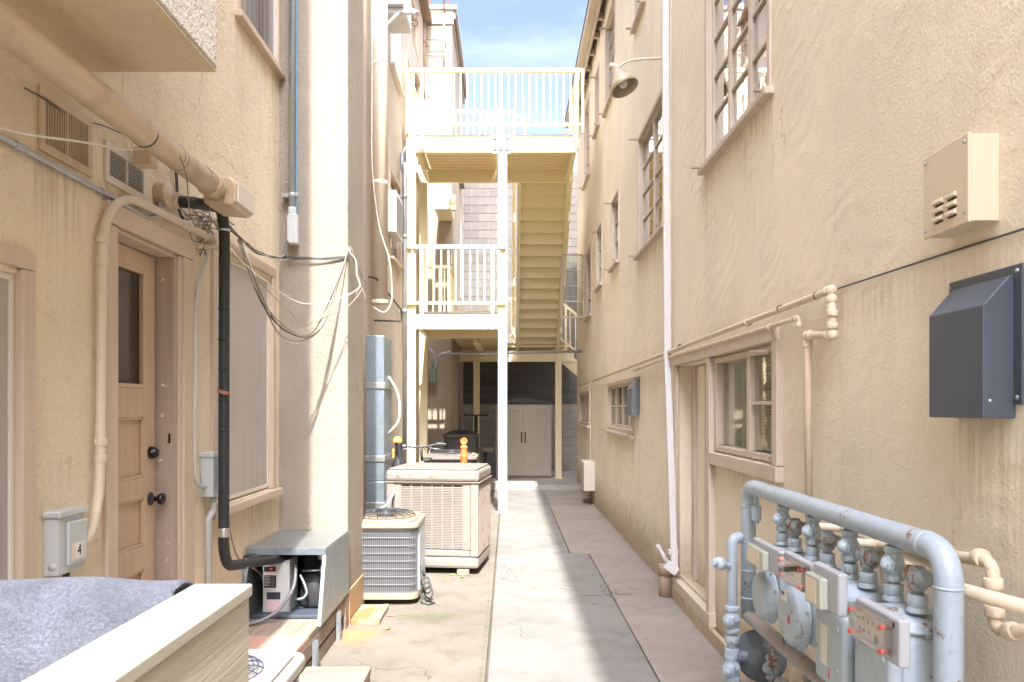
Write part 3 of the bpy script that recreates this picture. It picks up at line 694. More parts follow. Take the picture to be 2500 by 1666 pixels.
# upper landing
beam(-1.445, -.17, S1+.02, S1+.09, 5.63, 5.865); beam(-.01, 1.03, S1+.02, S1+.09, 5.63, 5.865)
beam(-1.43, 1.06, S2+.02, S2+.09, 5.63, 5.865)
beam(-1.45, -1.38, S1+.1, S2, 5.64, 5.86); beam(1.0, 1.07, S1+.1, S2, 5.64, 5.86); beam(-.20, -.13, S1+.15, S2, 5.66, 5.82)
deck(-1.36, -.21, S1+.11, S2, 5.90); deck(-.12, .99, S1+.11, S2, 5.90)
b = MB(); b.box(-.25, .03, S1-.012, S1+.005, 5.60, 5.89)
cp = b.build('connection_plate', cs, ST, bev=.003)
bl = None
for (x, z) in ((-.205, 5.83), (-.015, 5.83), (-.205, 5.66), (-.015, 5.66)):
    q = MB().lathe((x, S1-.012, z), (0,-1,0), [(0,.022),(.012,.022),(.013,.001)], 6); q.build('bolt', M['rust'], cp)
# mid landing and the walkway to the flight
beam(-1.445, -.17, S1+.02, S1+.09, 2.87, 3.10); beam(-1.43, -.03, S2+.02, S2+.09, 2.87, 3.10)
beam(-1.45, -1.38, S1+.1, S2, 2.88, 3.08); beam(-.09, -.02, S1+.16, S2, 2.88, 3.08)
deck(-1.38, -.10, S1+.11, S2, ZM)
deck(-1.08, -.05, S2+.10, S3, 3.08); beam(-.62, -.50, S2+.12, S3, 2.78, 2.99); beam(-1.08, 1.45, S3-.02, S3+.06, 2.66, 2.90)
deck(-1.08, 1.4, S3+.07, 19.4, 3.06)
# upper flight: bottom at the rear, top towards the camera
nT = 16; yT, yB, zT, zB = S2+.10, S3, 5.90, 3.05
rise = (zT-zB)/nT; run = (yB-yT)/(nT-1)
x0, x1 = .235, 1.045; tr0 = None
for k in range(nT-1):
    y = yB - k*run; z = zB + (k+1)*rise
    if tr0 is None:
        tr0 = MB().box(x0, x1, y-run-.02, y, z-.03, z).box(x0, x1, y-.012, y, z-rise, z-.031).box(x0, x1, y-run-.02, y-run-.008, z-.05, z-.03).build('tread', cs, ST); ty, tz = y, z
    else: kid(tr0, ST, (0, y-ty, z-tz))
for (a, c) in ((.165, .233), (1.047, 1.115)):
    b = MB(); d = Vector((0, yT-yB, zT-zB)).normalized(); n = Vector((0, -d.z, d.y)) if False else Vector((0, d.z, -d.y))
    p0, p1 = Vector((a, yB, zB-.02)), Vector((a, yT, zT-.02))
    up = Vector((0,0,.16)); dn = Vector((0,0,-.20))
    b.prism([p0+dn, p1+dn, p1+up*.3, p0+up], (c-a, 0, 0)); b.build('stringer', cs, ST, bev=.004)
# railings -----------------------------------------------------------------
def rail(p0, p1, h=1.0, bot=.14, sp=.106, posts=(), w=.045, drop=.0, name='railing', ends=True, bal=.022):
    """railing from p0 to p1 (deck level points); slopes follow the points"""
    p0, p1 = Vector(p0), Vector(p1); L = (p1-p0).length; d = (p1-p0)/L; hz = Vector((d.x, d.y, 0)).normalized()
    b = MB(); up = Vector((0,0,1))
    b.bar(p0+up*(h-.03), p1+up*(h-.03), w+.012, .058)
    r = b.build(name, cs, ST, bev=.004)
    MB().bar(p0+up*bot, p1+up*bot, w, .045).build('bottom_rail', cs, r, bev=.003)
    n = max(1, round(L/sp)); proto = None
    for k in range(1, n):
        t = k/n; q = p0 + (p1-p0)*t
        if any(abs(t*L - s) < .045 for s in posts): continue
        if proto is None: proto = MB().box(q.x-bal/2, q.x+bal/2, q.y-bal/2, q.y+bal/2, q.z+bot+.02, q.z+h-.058).build('baluster', cs, r); q0 = q
        else: kid(proto, r, q-q0)
    for s in posts:
        q = p0 + d*s
        MB().box(q.x-w/2, q.x+w/2, q.y-w/2-.002, q.y+w/2-.002, q.z-drop, q.z+h-.058).build('railing_post', cs, r, bev=.003)
    return r
yr = S1-.035
def bracket(r, x, y, z0, z1):
    for sgn in (-1, 1): MB().box(x+sgn*.045-.006, x+sgn*.045+.006, y-.03, y+.04, z0, z1).build('bracket', cs, r)
    MB().lathe((x-.055, y-.005, z1-.03), (-1,0,0), [(0,.012),(.01,.012),(.011,.001)], 6).build('bolt', M['rust'], r)
r = rail((-1.59, yr, 5.90), (1.18, yr, 5.90), h=1.01, posts=(.025, .255, 1.475, 2.645, 2.745), drop=0)
for x in (-1.335, -.115, 1.055):
    MB().box(x-.024, x+.024, yr-.024, yr+.02, 5.66, 5.90).build('railing_post', cs, r, bev=.003); bracket(r, x, yr, 5.68, 5.82)
rail((1.09, S1+.1, 5.90), (1.09, S2, 5.90), h=1.01, posts=(.03, 1.5))
rail((-1.04, S2+.05, 5.90), (.12, S2+.05, 5.90), h=1.01, posts=(.02, 1.14))
rail((-1.56, S1+.15, 5.90), (-1.56, S2, 5.90), h=1.01, posts=(.05, 1.4))
b = MB(); b.tube(bend([(.10,S2+.02,6.55),(.10,S2-.1,6.75),(.30,S2-.1,6.75),(.30,S2+.1,6.70),(.30,S2+.1,6.35),(.12,S2+.1,6.33)], .06), .019, 10)
b.build('handrail_return', cs, ST)
r = rail((-1.60, yr, ZM), (-.125+.06+.03, yr, ZM), h=1.04, posts=(.255,), sp=.108)
for x in (-1.345, -.245):
    MB().box(x-.024, x+.024, yr-.024, yr+.02, 2.86, 4.11).build('railing_post', cs, r, bev=.003); bracket(r, x, yr, 2.89, 3.03)
rail((-.035, S1+.0, ZM), (-.035, S2, ZM), h=1.04, posts=(.05, 1.5))
rail((-1.43, S2+.05, ZM), (-1.03, S2+.05, ZM), h=1.04, posts=(.22, .38)); rail((-1.03, S2+.1, ZM), (-1.03, S2+.9, ZM), h=1.04, posts=(.8,))
rail((.11, S3, zB), (.11, S2+.15, 5.85), h=1.0, bot=.18, posts=(.3, 1.7, 3.3, 4.3)); rail((1.15, S3, zB), (1.15, S2+.15, 5.85), h=.55, bot=.2, posts=(.3, 1.7, 3.3))
# lower flight leaving to the right behind the building
d0, d1 = Vector((1.12, S3+.05, 3.05)), Vector((3.6, S3+.05, 1.0))
b = MB(); b.bar(d0+Vector((0,0,-.2)), d1+Vector((0,0,-.2)), .06, .26); b.build('stringer', cs, ST, bev=.004)
rail(d0, d1, h=1.0, bot=.16, posts=(.2, 1.2), sp=.16)
rail((-.02, S3+.0, 3.08), (.16, S3, 3.08), h=1.0, posts=(.1,), sp=.09)
# bracket box under the upper landing
b = MB(); b.box(-1.36, -1.06, S2+.6, YT-.02, 5.30, 5.52); b.build('beam', cs, ST, bev=.004)
MB().box(-1.06, -.97, S2+.55, S2+.7, 5.28, 5.55).build('bracket', cs, ST, bev=.004)

# ================================================================ SHED
SH = T('storage_shed', 'closed taupe plastic garden shed with black handles under the staircase', 'shed', (.33, 17.5, .1))
sy = 17.5; sx0, sx1, sz0, sz1 = -.28, .95, .1, 1.76
MB().box(sx0, sx1, sy+.03, sy+.9, sz0, sz1).build('body', M['shed'], SH, bev=.015)
b = MB(); b.prism([(sx0-.05, sy-.05, sz1-.02),(sx1+.05, sy-.05, sz1-.02),(sx1+.05, sy-.05, sz1+.02),(.33, sy-.05, sz1+.10),(sx0-.05, sy-.05, sz1+.02)], (0,1.0,0)); b.build('roof', M['shedroof'], SH, bev=.01)
for i, (a, c) in enumerate(((sx0+.04, .33-.012), (.33+.012, sx1-.04))):
    d = MB().box(a, c, sy, sy+.029, sz0+.04, sz1-.04).build('door', M['shed'], SH, bev=.008)
    q = MB(); y_ = sy-.02
    q.box(a+.0, a+.07, y_, sy, sz0+.05, sz1-.05); q.box(c-.07, c, y_, sy, sz0+.05, sz1-.05)
    for (z, e) in ((sz0+.05, sz0+.22), (.98, 1.05), (sz1-.17, sz1-.05)): q.box(a+.07, c-.07, y_+.001, sy, z, e)
    s_ = -1 if i == 0 else 1
    q.bar((c-.07 if i == 0 else a+.07, y_+.004, .94), (a+.09 if i == 0 else c-.09, y_+.004, .36), .012, .05, up=(0,0,1))
    q.build('door_trim', M['shed'], d, bev=.004)
    q = MB(); k = a+.085
    while k < c-.085: q.box(k, k+.013, sy-.012, sy, sz0+.22, sz1-.17); k += .026
    q.build('beadboard', M['shed'], d, kind='stuff')
    hx = c-.03 if i == 0 else a+.03
    MB().box(hx-.013, hx+.013, sy-.035, sy-.012, .87, 1.11).build('handle', M['blackgloss'], d, bev=.008)
    if i: MB().cyl((hx-.03, sy-.014, .82), (hx-.03, sy-.002, .82), .012).build('lock', M['galv'], d)
# ================================================================ THINGS ON THE LEFT WALL
def collar(mb, p, ax, r, h): mb.lathe(Vector(p)-Vector(ax).normalized()*h/2, ax, [(0,r*.94),(h*.12,r),(h*.88,r),(h,r*.94)], 16)
# big dirty pipe under the bay
t = T('wall_pipe', 'fat dirty cream pipe running under the overhanging bay to a capped box', 'pipe', (-1.5, 3, 2.78))
MB().tube([(-1.5,-.5,2.785),(-1.5,2.3,2.785),(-1.5,3.3,2.78),(-1.5,4.02,2.775)], .056, 24).build('tube', M['pipeL'], t)
b = MB(); collar(b, (-1.5,4.0,2.775), (0,1,0), .066, .05); collar(b, (-1.5,4.06,2.775), (0,1,0), .060, .03); b.build('collar', M['pipeL'], t)
b = MB(); b.prism([(-1.57,4.09,2.70),(-1.57,4.09,2.84),(-1.43,4.09,2.84),(-1.40,4.09,2.81),(-1.40,4.09,2.71),(-1.43,4.09,2.69)], (0,.30,0)); bx = b.build('end_box', M['pipeL'], t, bev=.012)
MB().box(-1.401,-1.392,4.11,4.37,2.705,2.815).build('cover', M['offwhite'], bx, bev=.012)
b = MB(); b.box(-1.70,-1.62,3.60,3.68,2.75,2.83); b.build('hanger', M['pipeL'], t, bev=.004)
for (y, k) in ((3.28,0), (3.56,1), (3.60,2), (3.88,3)):
    b = MB(); b.lathe((-1.5, y, 2.778), (0, 1, .12*(k % 2)), [(0,.0555),(.006,.057),(.012,.0555)], 20); b.build('tie', M['cabled'], t)
# louvred vents
def vent(name, y0, y1, z0, z1, lab, vert, open_=True):
    t = T(name, lab, 'vent', (XL, (y0+y1)/2, z0))
    b = MB(); f_ = .035
    for q in ((y0,y1,z1-f_,z1),(y0,y1,z0,z0+f_),(y0,y0+f_,z0+f_,z1-f_),(y1-f_,y1,z0+f_,z1-f_),((y0+y1)/2-.006,(y0+y1)/2+.006,z0+f_,z1-f_)): wbox(b, XL, 1, q[0]+.0, q[1], q[2], q[3], .0, .012)
    b.build('frame', M['offwhite'] if not vert else M['pipeL'], t, bev=.003)
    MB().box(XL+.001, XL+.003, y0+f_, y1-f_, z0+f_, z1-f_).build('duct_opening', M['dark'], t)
    pr0 = None
    if not vert:
        n = 10; h = (z1-z0-2*f_)/n
        for k in range(n):
            z = z0+f_+k*h
            if pr0 is None: pr0 = MB().box(XL+.004,XL+.011,y0+f_,y1-f_,z+h*.1,z+h*.26).build('louvre', M['offwhite'], t); z_ = z
            else: kid(pr0, t, (0, 0, z-z_))
    else:
        n = 18; h = (y1-y0-2*f_)/n
        for k in range(n):
            y = y0+f_+k*h
            if pr0 is None: pr0 = MB().box(XL+.004,XL+.011,y,y+h*.26,z0+f_,z1-f_).build('louvre', M['pipeL'], t); y_ = y
            else: kid(pr0, t, (0, y-y_, 0))
vent('wall_vent', 2.93, 3.30, 2.60, 2.84, 'dirty cream wall vent with upright slats under the fat pipe, nearer the camera', True)
vent('wall_vent', 3.41, 3.80, 2.62, 2.80, 'cleaner wall vent with flat black slots above the tan door', False)
# round junction box and thin galvanised conduit
t = T('junction_box', 'round dusty electrical box above the tan door with a square side tab', 'junction box', (XL, 3.93, 2.72))
MB().lathe((XL, 3.93, 2.70), (1,0,0), [(0,.056),(.05,.056),(.052,.060),(.062,.060),(.063,.001)], 28).build('body', M['pipeL'], t)
MB().box(XL+.03, XL+.06, 3.99, 4.06, 2.66, 2.74).build('tab', M['pipeL'], t, bev=.004)
pts = bend([PX(-60,300,XL+.02), PX(275,483,XL+.02), PX(362,536,XL+.02), PX(392,520,XL+.03), PX(393,478,XL+.03)], .10)
o = tag(MB().tube(pts, .011, 10).build('conduit', M['galv']), 'thin galvanised conduit rising along the wall to the round box above the tan door', 'conduit'); recenter(o, (XL, 3, 2.6))
b = MB(); collar(b, PX(45,358,XL+.02), (0,1,0), .015, .05); collar(b, PX(250,468,XL+.02), (0,1,0), .014, .03); c_ = b.build('coupling', M['galv'], o)
# meter box with the number 4, and its thick cream conduit
t = T('electric_box', 'grey electrical box marked 4 on the wall left of the tan door', 'electrical box', (XL, 3.05, 1.02))
MB().box(XL, -1.675, 2.965, 3.15, 1.02, 1.235).build('body', M['greybox'], t, bev=.004)
MB().box(XL, -1.663, 2.955, 3.16, 1.236, 1.262).build('cap', M['greybox'], t, bev=.006)
c_ = MB().box(-1.674, -1.660, 3.01, 3.145, 1.05, 1.215).build('cover', M['greybox'], t, bev=.006)
MB().box(-1.6598, -1.6585, 3.03, 3.125, 1.065, 1.13).build('sticker', M['offwhite'], c_)
MB().box(-1.6583, -1.6575, 3.055, 3.098, 1.068, 1.128).build('number_card', M['paper'], c_)
RM = lambda p, s=1: Matrix.Translation(p) @ Matrix.Rotation(math.radians(90), 4, 'Z') @ Matrix.Rotation(math.radians(90), 4, 'X')
text_mesh('number', '4', .062, M['ink'], c_, RM((-1.6572, 3.077, 1.098)))
MB().lathe((-1.70, 2.966, 1.055), (0,-1,0), [(0,.016),(.002,.016),(.003,.001)], 20).build('knockout', M['greybox'], t)
MB().cyl((-1.70,3.06,.3), (-1.70,3.06,1.02), .013).build('lower_conduit', M['cabled'], t)
Xc = XL+.035
pts = bend([PX(196,1345,Xc), PX(228,1290,Xc), PX(243,1200,Xc), PX(245,1080,Xc), PX(249,640,Xc), PX(252,560,Xc), PX(275,500,Xc), PX(318,484,Xc), PX(420,533,Xc), PX(500,575,Xc), PX(512,583,Xc+.02)], .10, 6)
o = tag(MB().tube(pts, .020, 14).build('thick_conduit', M['pvc']), 'thick cream conduit bending up and over the tan door from the box marked 4', 'conduit'); recenter(o, (XL, 3.2, 1.1))
b = MB()
for (x, y) in ((245,1080),(245,1120),(249,640),(249,585)): collar(b, PX(x,y,Xc), (0,0,1), .0245, .03)
collar(b, PX(458,553,Xc), (0,1,-.1), .024, .05); b.build('coupling', M['pvc'], o)
o2 = MB().tube(bend([PX(505,578,Xc), PX(522,585,Xc+.03), PX(520,600,Xc+.02), PX(478,602,XL+.0)], .05), .018, 12).build('elbow', M['pvc'], o)
# grey flex conduit to the disconnect box
Xg = XL+.03
o = tag(MB().tube(bend([PX(498,590,Xg), PX(508,620,Xg), PX(478,700,Xg), PX(474,1130,Xg), PX(480,1190,Xg), PX(520,1188,Xg)], .16, 6), .010, 10).build('flexible_conduit', M['greybox']), 'thin grey conduit dropping from the wire tangle to the half-moon disconnect box', 'conduit'); recenter(o, (XL, 4.4, 1.2))
t = T('disconnect_box', 'grey disconnect box with a half-moon cover between the black pipe and the screened window', 'electrical box', (XL, 4.55, 1.1))
yd = 4.50
MB().box(XL, -1.66, yd-.02, yd+.15, 1.145, 1.365).build('body', M['greybox'], t, bev=.003)
MB().box(XL, -1.655, yd-.025, yd+.16, 1.367, 1.395).build('cap', M['greybox'], t, bev=.004)
b = MB(); b.prism([(-1.655, yd+.03, 1.16)] + [(-1.655+.0, yd+.03+.10*math.sin(a*math.pi/10), 1.26-.10*math.cos(a*math.pi/10)) for a in range(0, 11)] + [(-1.655, yd+.03, 1.36)], (.035, 0, 0)); b.build('handle_cover', M['greybox'], t, bev=.004)
MB().tube(bend([(-1.69,yd+.06,1.145),(-1.69,yd+.06,1.05),(-1.705,yd+.03,1.02),(-1.705,yd+.03,.35)], .05), .017, 12).build('lower_conduit', M['greybox'], t)
# black insulated refrigerant line
Xi = -1.60
p_ = [PX(425,492,XL+.02), PX(470,495,Xi), PX(540,508,Xi), PX(548,560,Xi), PX(546,1345,Xi), PX(556,1382,Xi), PX(620,1374,-1.58), PX(700,1362,-1.50)]
t = T('insulated_pipe', 'black foam insulated refrigerant pipe with foil tape beside the tan door', 'pipe', p_[4])
MB().tube(bend(p_, .085, 7), .030, 18).build('foam_sleeve', M['black'], t)
def band(p, ax, h, m='foil', r=.0315, n='foil_band'):
    b = MB(); ax = Vector(ax).normalized(); b.lathe(Vector(p)-ax*h/2, ax, [(0,r*.98),(.002,r),(h*.3,r*1.03),(h*.6,r*.99),(h-.002,r),(h,r*.98)], 18); return b.build(n, M[m], t)
band(PX(503,499,Xi), p_[2]-p_[1], .04); band(PX(547,535,Xi), (0,0,1), .02, r=.033); band(PX(546,1300,Xi), (0,0,1), .05); band(PX(597,1377,-1.59), p_[6]-p_[5], .05)
band(PX(546,958,Xi), (.3,0,1), .02, 'rust', .033, 'strap'); band(PX(547,470+93,Xi), (0,0,1), .012, r=.0335)
b = MB()
for k in range(7):
    z = 2.2 - k*.17; b.lathe((PX(546,700,Xi).x, PX(546,700,Xi).y, z), (random.uniform(-.15,.15), 0, 1), [(0,.0302),(.004,.0312),(.008,.0302)], 16)
b.build('wrinkle', M['black'], t)
o = tag(MB().tube(bend([PX(556,1210,XL+.03), PX(560,1300,XL+.04), PX(580,1368,XL+.06), PX(640,1400,-1.66), PX(652,1470,-1.64)], .1), .005, 8).build('control_cable', M['cable']), 'thin brown cable hanging beside the black insulated pipe into the metal box', 'cable'); recenter(o, (XL, 4.9, .9))
# tall galvanised conduit on the pier with its fitting
t = T('tall_conduit', 'tall thick galvanised conduit in the corner of the pier ending in a grey fitting', 'conduit', (-1.60, 5.97, 2.9))
yq = 5.96
cxx = P(714,500,yq).x
MB().cyl((cxx, yq, P(0,540,yq).z), (cxx+.012, yq, 8.9), .027, 20).build('tube', M['galv'], t)
b = MB(); z0, z1 = P(0,598,yq).z, P(0,522,yq).z; b.prism([(cxx-.035,yq-.035,z0+.03),(cxx-.02,yq-.035,z0),(cxx+.045,yq-.035,z0),(cxx+.045,yq-.035,z1-.02),(cxx+.035,yq-.035,z1),(cxx-.025,yq-.035,z1),(cxx-.035,yq-.035,z1-.03)], (0,.07,0)); b.build('fitting', M['greybox'], t, bev=.012)
b = MB(); collar(b, (cxx,yq,z1+.02), (0,0,1), .032, .05); b.build('hub', M['greybox'], t)
for zz in (P(0,482,yq).z, 5.2):
    b = MB(); b.lathe((cxx,yq,zz), (0,0,1), [(0,.030),(.03,.030)], 18); b.box(cxx-.075, cxx-.02, yq-.01, yq+.07, zz, zz+.03); b.box(cxx+.02, cxx+.05, yq-.035, yq+.0, zz, zz+.03); b.build('clamp', M['galv'], t)
o = tag(MB().tube([(cxx+.032, yq-.01, 2.6+k*.5) if k else PX(690,620,XL+.05) for k in range(13)], .0035, 6).build('blue_wire', M['bluewire']), 'thin blue wire following the tall galvanised conduit', 'cable')
o.data.materials[0] = paint('sky_blue_wire', (.10,.30,.50), .5, 0, 0)
# ================================================================ CABLES slung from the pier corner
def sag(a, b, s, n=22, wob=.0):
    a, b = Vector(a), Vector(b); r = random.Random(hash((round(a.x,3), round(b.z,3), s)) & 0xffff); ph = r.uniform(0, 6)
    out = []
    for k in range(n+1):
        t_ = k/n; p = a.lerp(b, t_); p.z -= s*4*t_*(1-t_); p += Vector((math.sin(t_*9+ph), math.cos(t_*7+ph), math.sin(t_*11+ph)))*wob*math.sin(math.pi*t_); out.append(p)
    return out
cor = Vector((XP+.01, YF-.005, P(887,605,YF).z))
def bundle(name, lab, specs):
    t = T(name, lab, 'cables', cor)
    for (a, b, s, r, m, w) in specs: MB().tube(sag(a, b, s, wob=w), r, 7).build('cable', M[m], t)
    return t
A = PX(560,560,XL+.06)
c2 = Vector((XP-.02, YF-.012, P(0,630,YF).z)); c2b = P(695,630,YF-.05)
bundle('tied_cables', 'dark tied cables pulled nearly level across the sunlit pier', [(A+Vector((0,0,.01*k)), c2b+Vector((0,0,.006*k)), .05+.012*k, .0038, m, .008) for k, m in enumerate(('cabled','cable','cabled','greybox'))] +
       [(c2b+Vector((0,0,.006*k)), c2+Vector((.02,0,.005*k)), .012, .004, m, .003) for k, m in enumerate(('cabled','cabled','cabled'))])
B_ = PX(580,585,XL+.05)
bundle('sagging_cables', 'tangle of grey and cream cables sagging in a low loop to the pier corner', [(B_+Vector((0,.02*k,.006*k)), cor+Vector((-.004*k,-.006*k,-.02*k)), s, .0045, m, .014) for k, (s, m) in enumerate(((.62,'cable'),(.64,'cabled'),(.60,'cable'),(.655,'cable'),(.66,'cablew')))] +
       [(PX(560,605,XL+.05), P(880,700,YF-.03), .22, .0035, 'cablew', .01), (PX(600,645,XL+.05), P(885,705,YF-.02), .30, .003, 'cable', .02)])
b = [(cor, P(880,700,YF-.02), -.03, .005, 'cablew', .01), (cor+Vector((.01,0,.01)), P(897,690,YP2), .06, .004, 'cable', .008), (cor+Vector((.015,.02,0)), P(893,735,YF+.1), .02, .004, 'cable', .01), (P(880,700,YF-.02), P(868,720,YF-.03), .0, .004, 'cable', .0)]
bundle('corner_cable_knot', 'knot of cream cables tied at the pier corner', b)
# wires tangled behind the black pipe, and lines from the left edge
sp = []
for k in range(18):
    a = PX(455+random.uniform(-15,40), 505+random.uniform(-8,30), XL+.03); c_ = PX(535+random.uniform(-25,40), 560+random.uniform(-20,40), XL+.05)
    sp.append((a, c_, random.uniform(-.03,.10), random.choice((.0022,.003,.004)), random.choice(('cable','cabled','cable','cablew')), .02))
for k in range(6): sp.append((PX(500+k*3, 520+k*4, XL+.03), PX(492+random.uniform(-6,12), 600+random.uniform(-10,30), XL+.02), random.uniform(-.02,.02), .003, 'cabled' if k % 2 else 'cable', .02))
bundle('wire_tangle', 'messy tangle of thin wires behind the top bend of the black pipe', sp)
o = tag(MB().tube(sag(PX(-80,292,-1.55), PX(430,362,-1.52), .03, wob=.006), .0045, 7).build('slack_cable', M['cablew']), 'cream cable stretched across both wall vents to the fat pipe', 'cable')
o = tag(MB().tube(bend([PX(430,362,-1.45), PX(455,420,-1.45), PX(462,520,-1.55), PX(478,555,-1.66)], .1), .0035, 6).build('drop_cable', M['cable']), 'thin tan cable dropping from the fat pipe past the foil band', 'cable')
o = tag(MB().tube(bend([PX(427,395,XL+.02), PX(432,440,XL+.02), PX(432,500,XL+.02), PX(447,538,XL+.02)], .1), .008, 8).build('black_cable', M['cabled']), 'black cable hanging down the wall beside the round box', 'cable')
o = tag(MB().tube(sag(PX(60,215,XL+.01), PX(330,330,XL+.01), .03, wob=.01), .003, 6).build('wall_cable', M['cabled']), 'thin dark wire pinned to the wall above the vents', 'cable')

# ================================================================ REAR LEFT: vent pipe, duct, conduit, lamps
t = T('flue_pipe', 'large round beige flue pipe rising behind the pier', 'pipe', (-1.52, 9.4, 2.83))
fx, fy = P(926,400,9.3).x, 9.3
MB().cyl((fx,fy,P(0,735,fy).z), (fx,fy,9.4), .098, 28).build('tube', M['pvc'], t)
b = MB()
for z in (P(0,448,fy).z, P(0,160,fy).z, P(0,738,fy).z): collar(b, (fx,fy,z), (0,0,1), .101, .05)
b.build('collar', M['pvc'], t)
o = tag(MB().tube(bend([P(909,0,9.15), P(908,240,9.15), P(907,420,9.1), P(925,560,9.1), P(955,640,9.1), P(957,740,9.1), P(940,768,9.1), P(912,750,9.1)], .4, 6), .007, 8).build('loose_cable', M['cablew']), 'white cable curving down in front of the large flue pipe', 'cable')
o = tag(MB().tube(bend([P(900,676,9.0), P(918,680,9.1), P(980,757,11.0), P(980,785,11.0), P(915,783,9.2)], .05), .011, 8).build('bent_pipe', M['black']), 'thin dark pipe bending behind the flue below the window', 'pipe')
t = T('sheet_metal_duct', 'galvanised sheet metal duct standing behind the condensers', 'duct', (-1.38, 8.5, 0))
dx0, dx1, dy0, dy1, dzt = -1.52, -1.325, 8.5, 9.05, 2.42
zs = [0, .42, .60, .86, 1.10, 1.88, 2.42]; prv = None
for k in range(len(zs)-1): MB().box(dx0, dx1, dy0, dy1, zs[k]+.002, zs[k+1]-.002).build('section', M['galvB'], t, bev=.006)
for z in (.60, 1.10, 1.88): MB().box(dx0-.01, dx1+.01, dy0-.012, dy1+.01, z-.03, z+.035).build('seam_band', M['galvBox'], t, bev=.004)
b = MB(); hp = bend([(-1.32,8.8,1.99),(-1.20,8.75,1.80),(-1.19,8.75,1.5),(-1.32,8.75,1.36)], .25, 6); b.tube(hp, .012, 10)
o = tag(b.build('white_hose', M['cablew']), 'white hose looping beside the upright metal duct', 'hose')
t = T('rising_conduit', 'galvanised conduit clamped to the wall beside the left staircase post', 'conduit', (-1.53, 11.9, 1.3))
rx = P(988,600,11.9).x
MB().tube(bend([(rx,11.9,1.0),(rx,11.9,5.25),(rx-.02,11.95,5.3)], .1), .034, 14).build('tube', M['galv'], t)
for z in (P(0,485,11.9).z, P(0,583,11.9).z, P(0,765,11.9).z): 
    b = MB(); b.lathe((rx,11.9,z), (0,0,1), [(0,.042),(.06,.042)], 14); b.box(rx-.12, rx, 11.88, 11.95, z+.01, z+.05); b.build('clamp', M['galv'], t)
MB().tube(bend([(rx+.0,11.95,5.1),(rx-.05,11.95,5.25),(rx-.05,11.95,5.45),(rx+.02,11.95,5.55)], .05), .03, 10).build('bent_head', M['galv'], t)
# window air conditioners on the left
def window_ac(name, lab, x0, x1, y0, y1, z0, z1, face='y', br=True, mat='white'):
    t = T(name, lab, 'air conditioner', ((x0+x1)/2, (y0+y1)/2, z0))
    MB().box(x0, x1, y0, y1, z0, z1).build('case', M[mat], t, bev=.01)
    g = MB(); n = 14
    for k in range(n):
        z = z0+.05+(z1-z0-.1)*k/n; m = x0+(x1-x0)*.48
        if face == 'y':
            g.box(x0+.03, m-.01, y0-.004, y0-.0005, z, z+.008); g.box(m+.01, x1-.03, y0-.004, y0-.0005, z, z+.008)
    if face == 'x':
        for k in range(n):
            z = z0+.04+(z1-z0-.08)*k/n; g.box(x1+.0005, x1+.004, y0+.03, y1-.03, z, z+.008)
    g.build('grille', M['coil'], t, kind='stuff')
    if br: MB().box(x0, x0+.3, y0+.05, y0+.09, z0-.12, z0-.004).box(x0-.0, x0+.06, y0+.05, y0+.09, z0-.3, z0-.12).build('bracket', M['white'], t)
    return t
window_ac('window_air_conditioner', 'white slatted air conditioner standing behind the upper landing railing', -1.58, -1.22, 13.15, 13.6, 6.0, 6.72)
window_ac('window_air_conditioner', 'white window air conditioner hung in the middle window left of the conduit', XLf, -1.52, 10.8, 11.5, 4.03, 4.60, 'x', False)
window_ac('window_air_conditioner', 'small white air conditioner low on the tower wall behind the middle railing', XT, -.92, 17.7, 18.2, 3.20, 3.62)
window_ac('window_air_conditioner', 'taupe window air conditioner poking out low on the right wall at the far end', XR-.19, XR, 13.4, 14.05, .24, .73, '', False, 'offwhite')
b = MB()
for k in range(9): b.box(XR-.194, XR-.1905, 13.46, 13.99, .29+k*.045, .305+k*.045)
b.build('grille', M['acbeige'], [o for o in bpy.data.objects if o.name.startswith('window_air_conditioner') and o.parent is None][-1], kind='stuff')
t = T('air_conditioner_shelf', 'white perforated angle bracket high on the left wall under a white case', 'bracket', P(930,30,9.9))
b = MB(); b.bar((-1.62,10.0,6.35),(-1.36,10.0,6.62), .05, .03); b.box(-1.60,-1.22,9.98,10.05,6.60,6.66); b.build('arm', M['white'], t, bev=.003)
MB().box(-1.64,-1.30,9.9,10.7,6.665,7.4).build('case', M['white'], t, bev=.02)
t = T('flood_lamp', 'pair of white floodlight heads high on the left wall', 'lamp', P(995,10,12.1))
fl = P(993,12,12.1)
MB().box(fl.x-.04, fl.x+.03, 12.08, 12.14, fl.z-.03, fl.z+.12).build('mount', M['offwhite'], t, bev=.005)
for (sx, sy_, ax) in ((996,13,(.25,-.5,-1)),(1008,24,(.6,-.3,-.9))):
    c_ = P(sx,sy_,12.0); MB().lathe(c_, ax, [(0,.02),(.03,.028),(.07,.05),(.11,.058),(.112,.05),(.08,.035),(.081,.001)], 18).build('lamp_head', M['white'], t)
t = T('wall_bracket', 'small dark iron bracket below the floodlights', 'bracket', P(990,48,12))
q = P(988,50,12.0); MB().box(q.x-.03,q.x+.06,11.97,12.06,q.z-.09,q.z+.02).build('box', M['greybox'], t)
MB().bar(q+Vector((.05,0,.0)), P(1017,58,12.0), .012, .012).bar(q+Vector((.05,0,-.1)), P(1017,58,12.0), .01, .01).build('arm', M['fasciaD'], t)
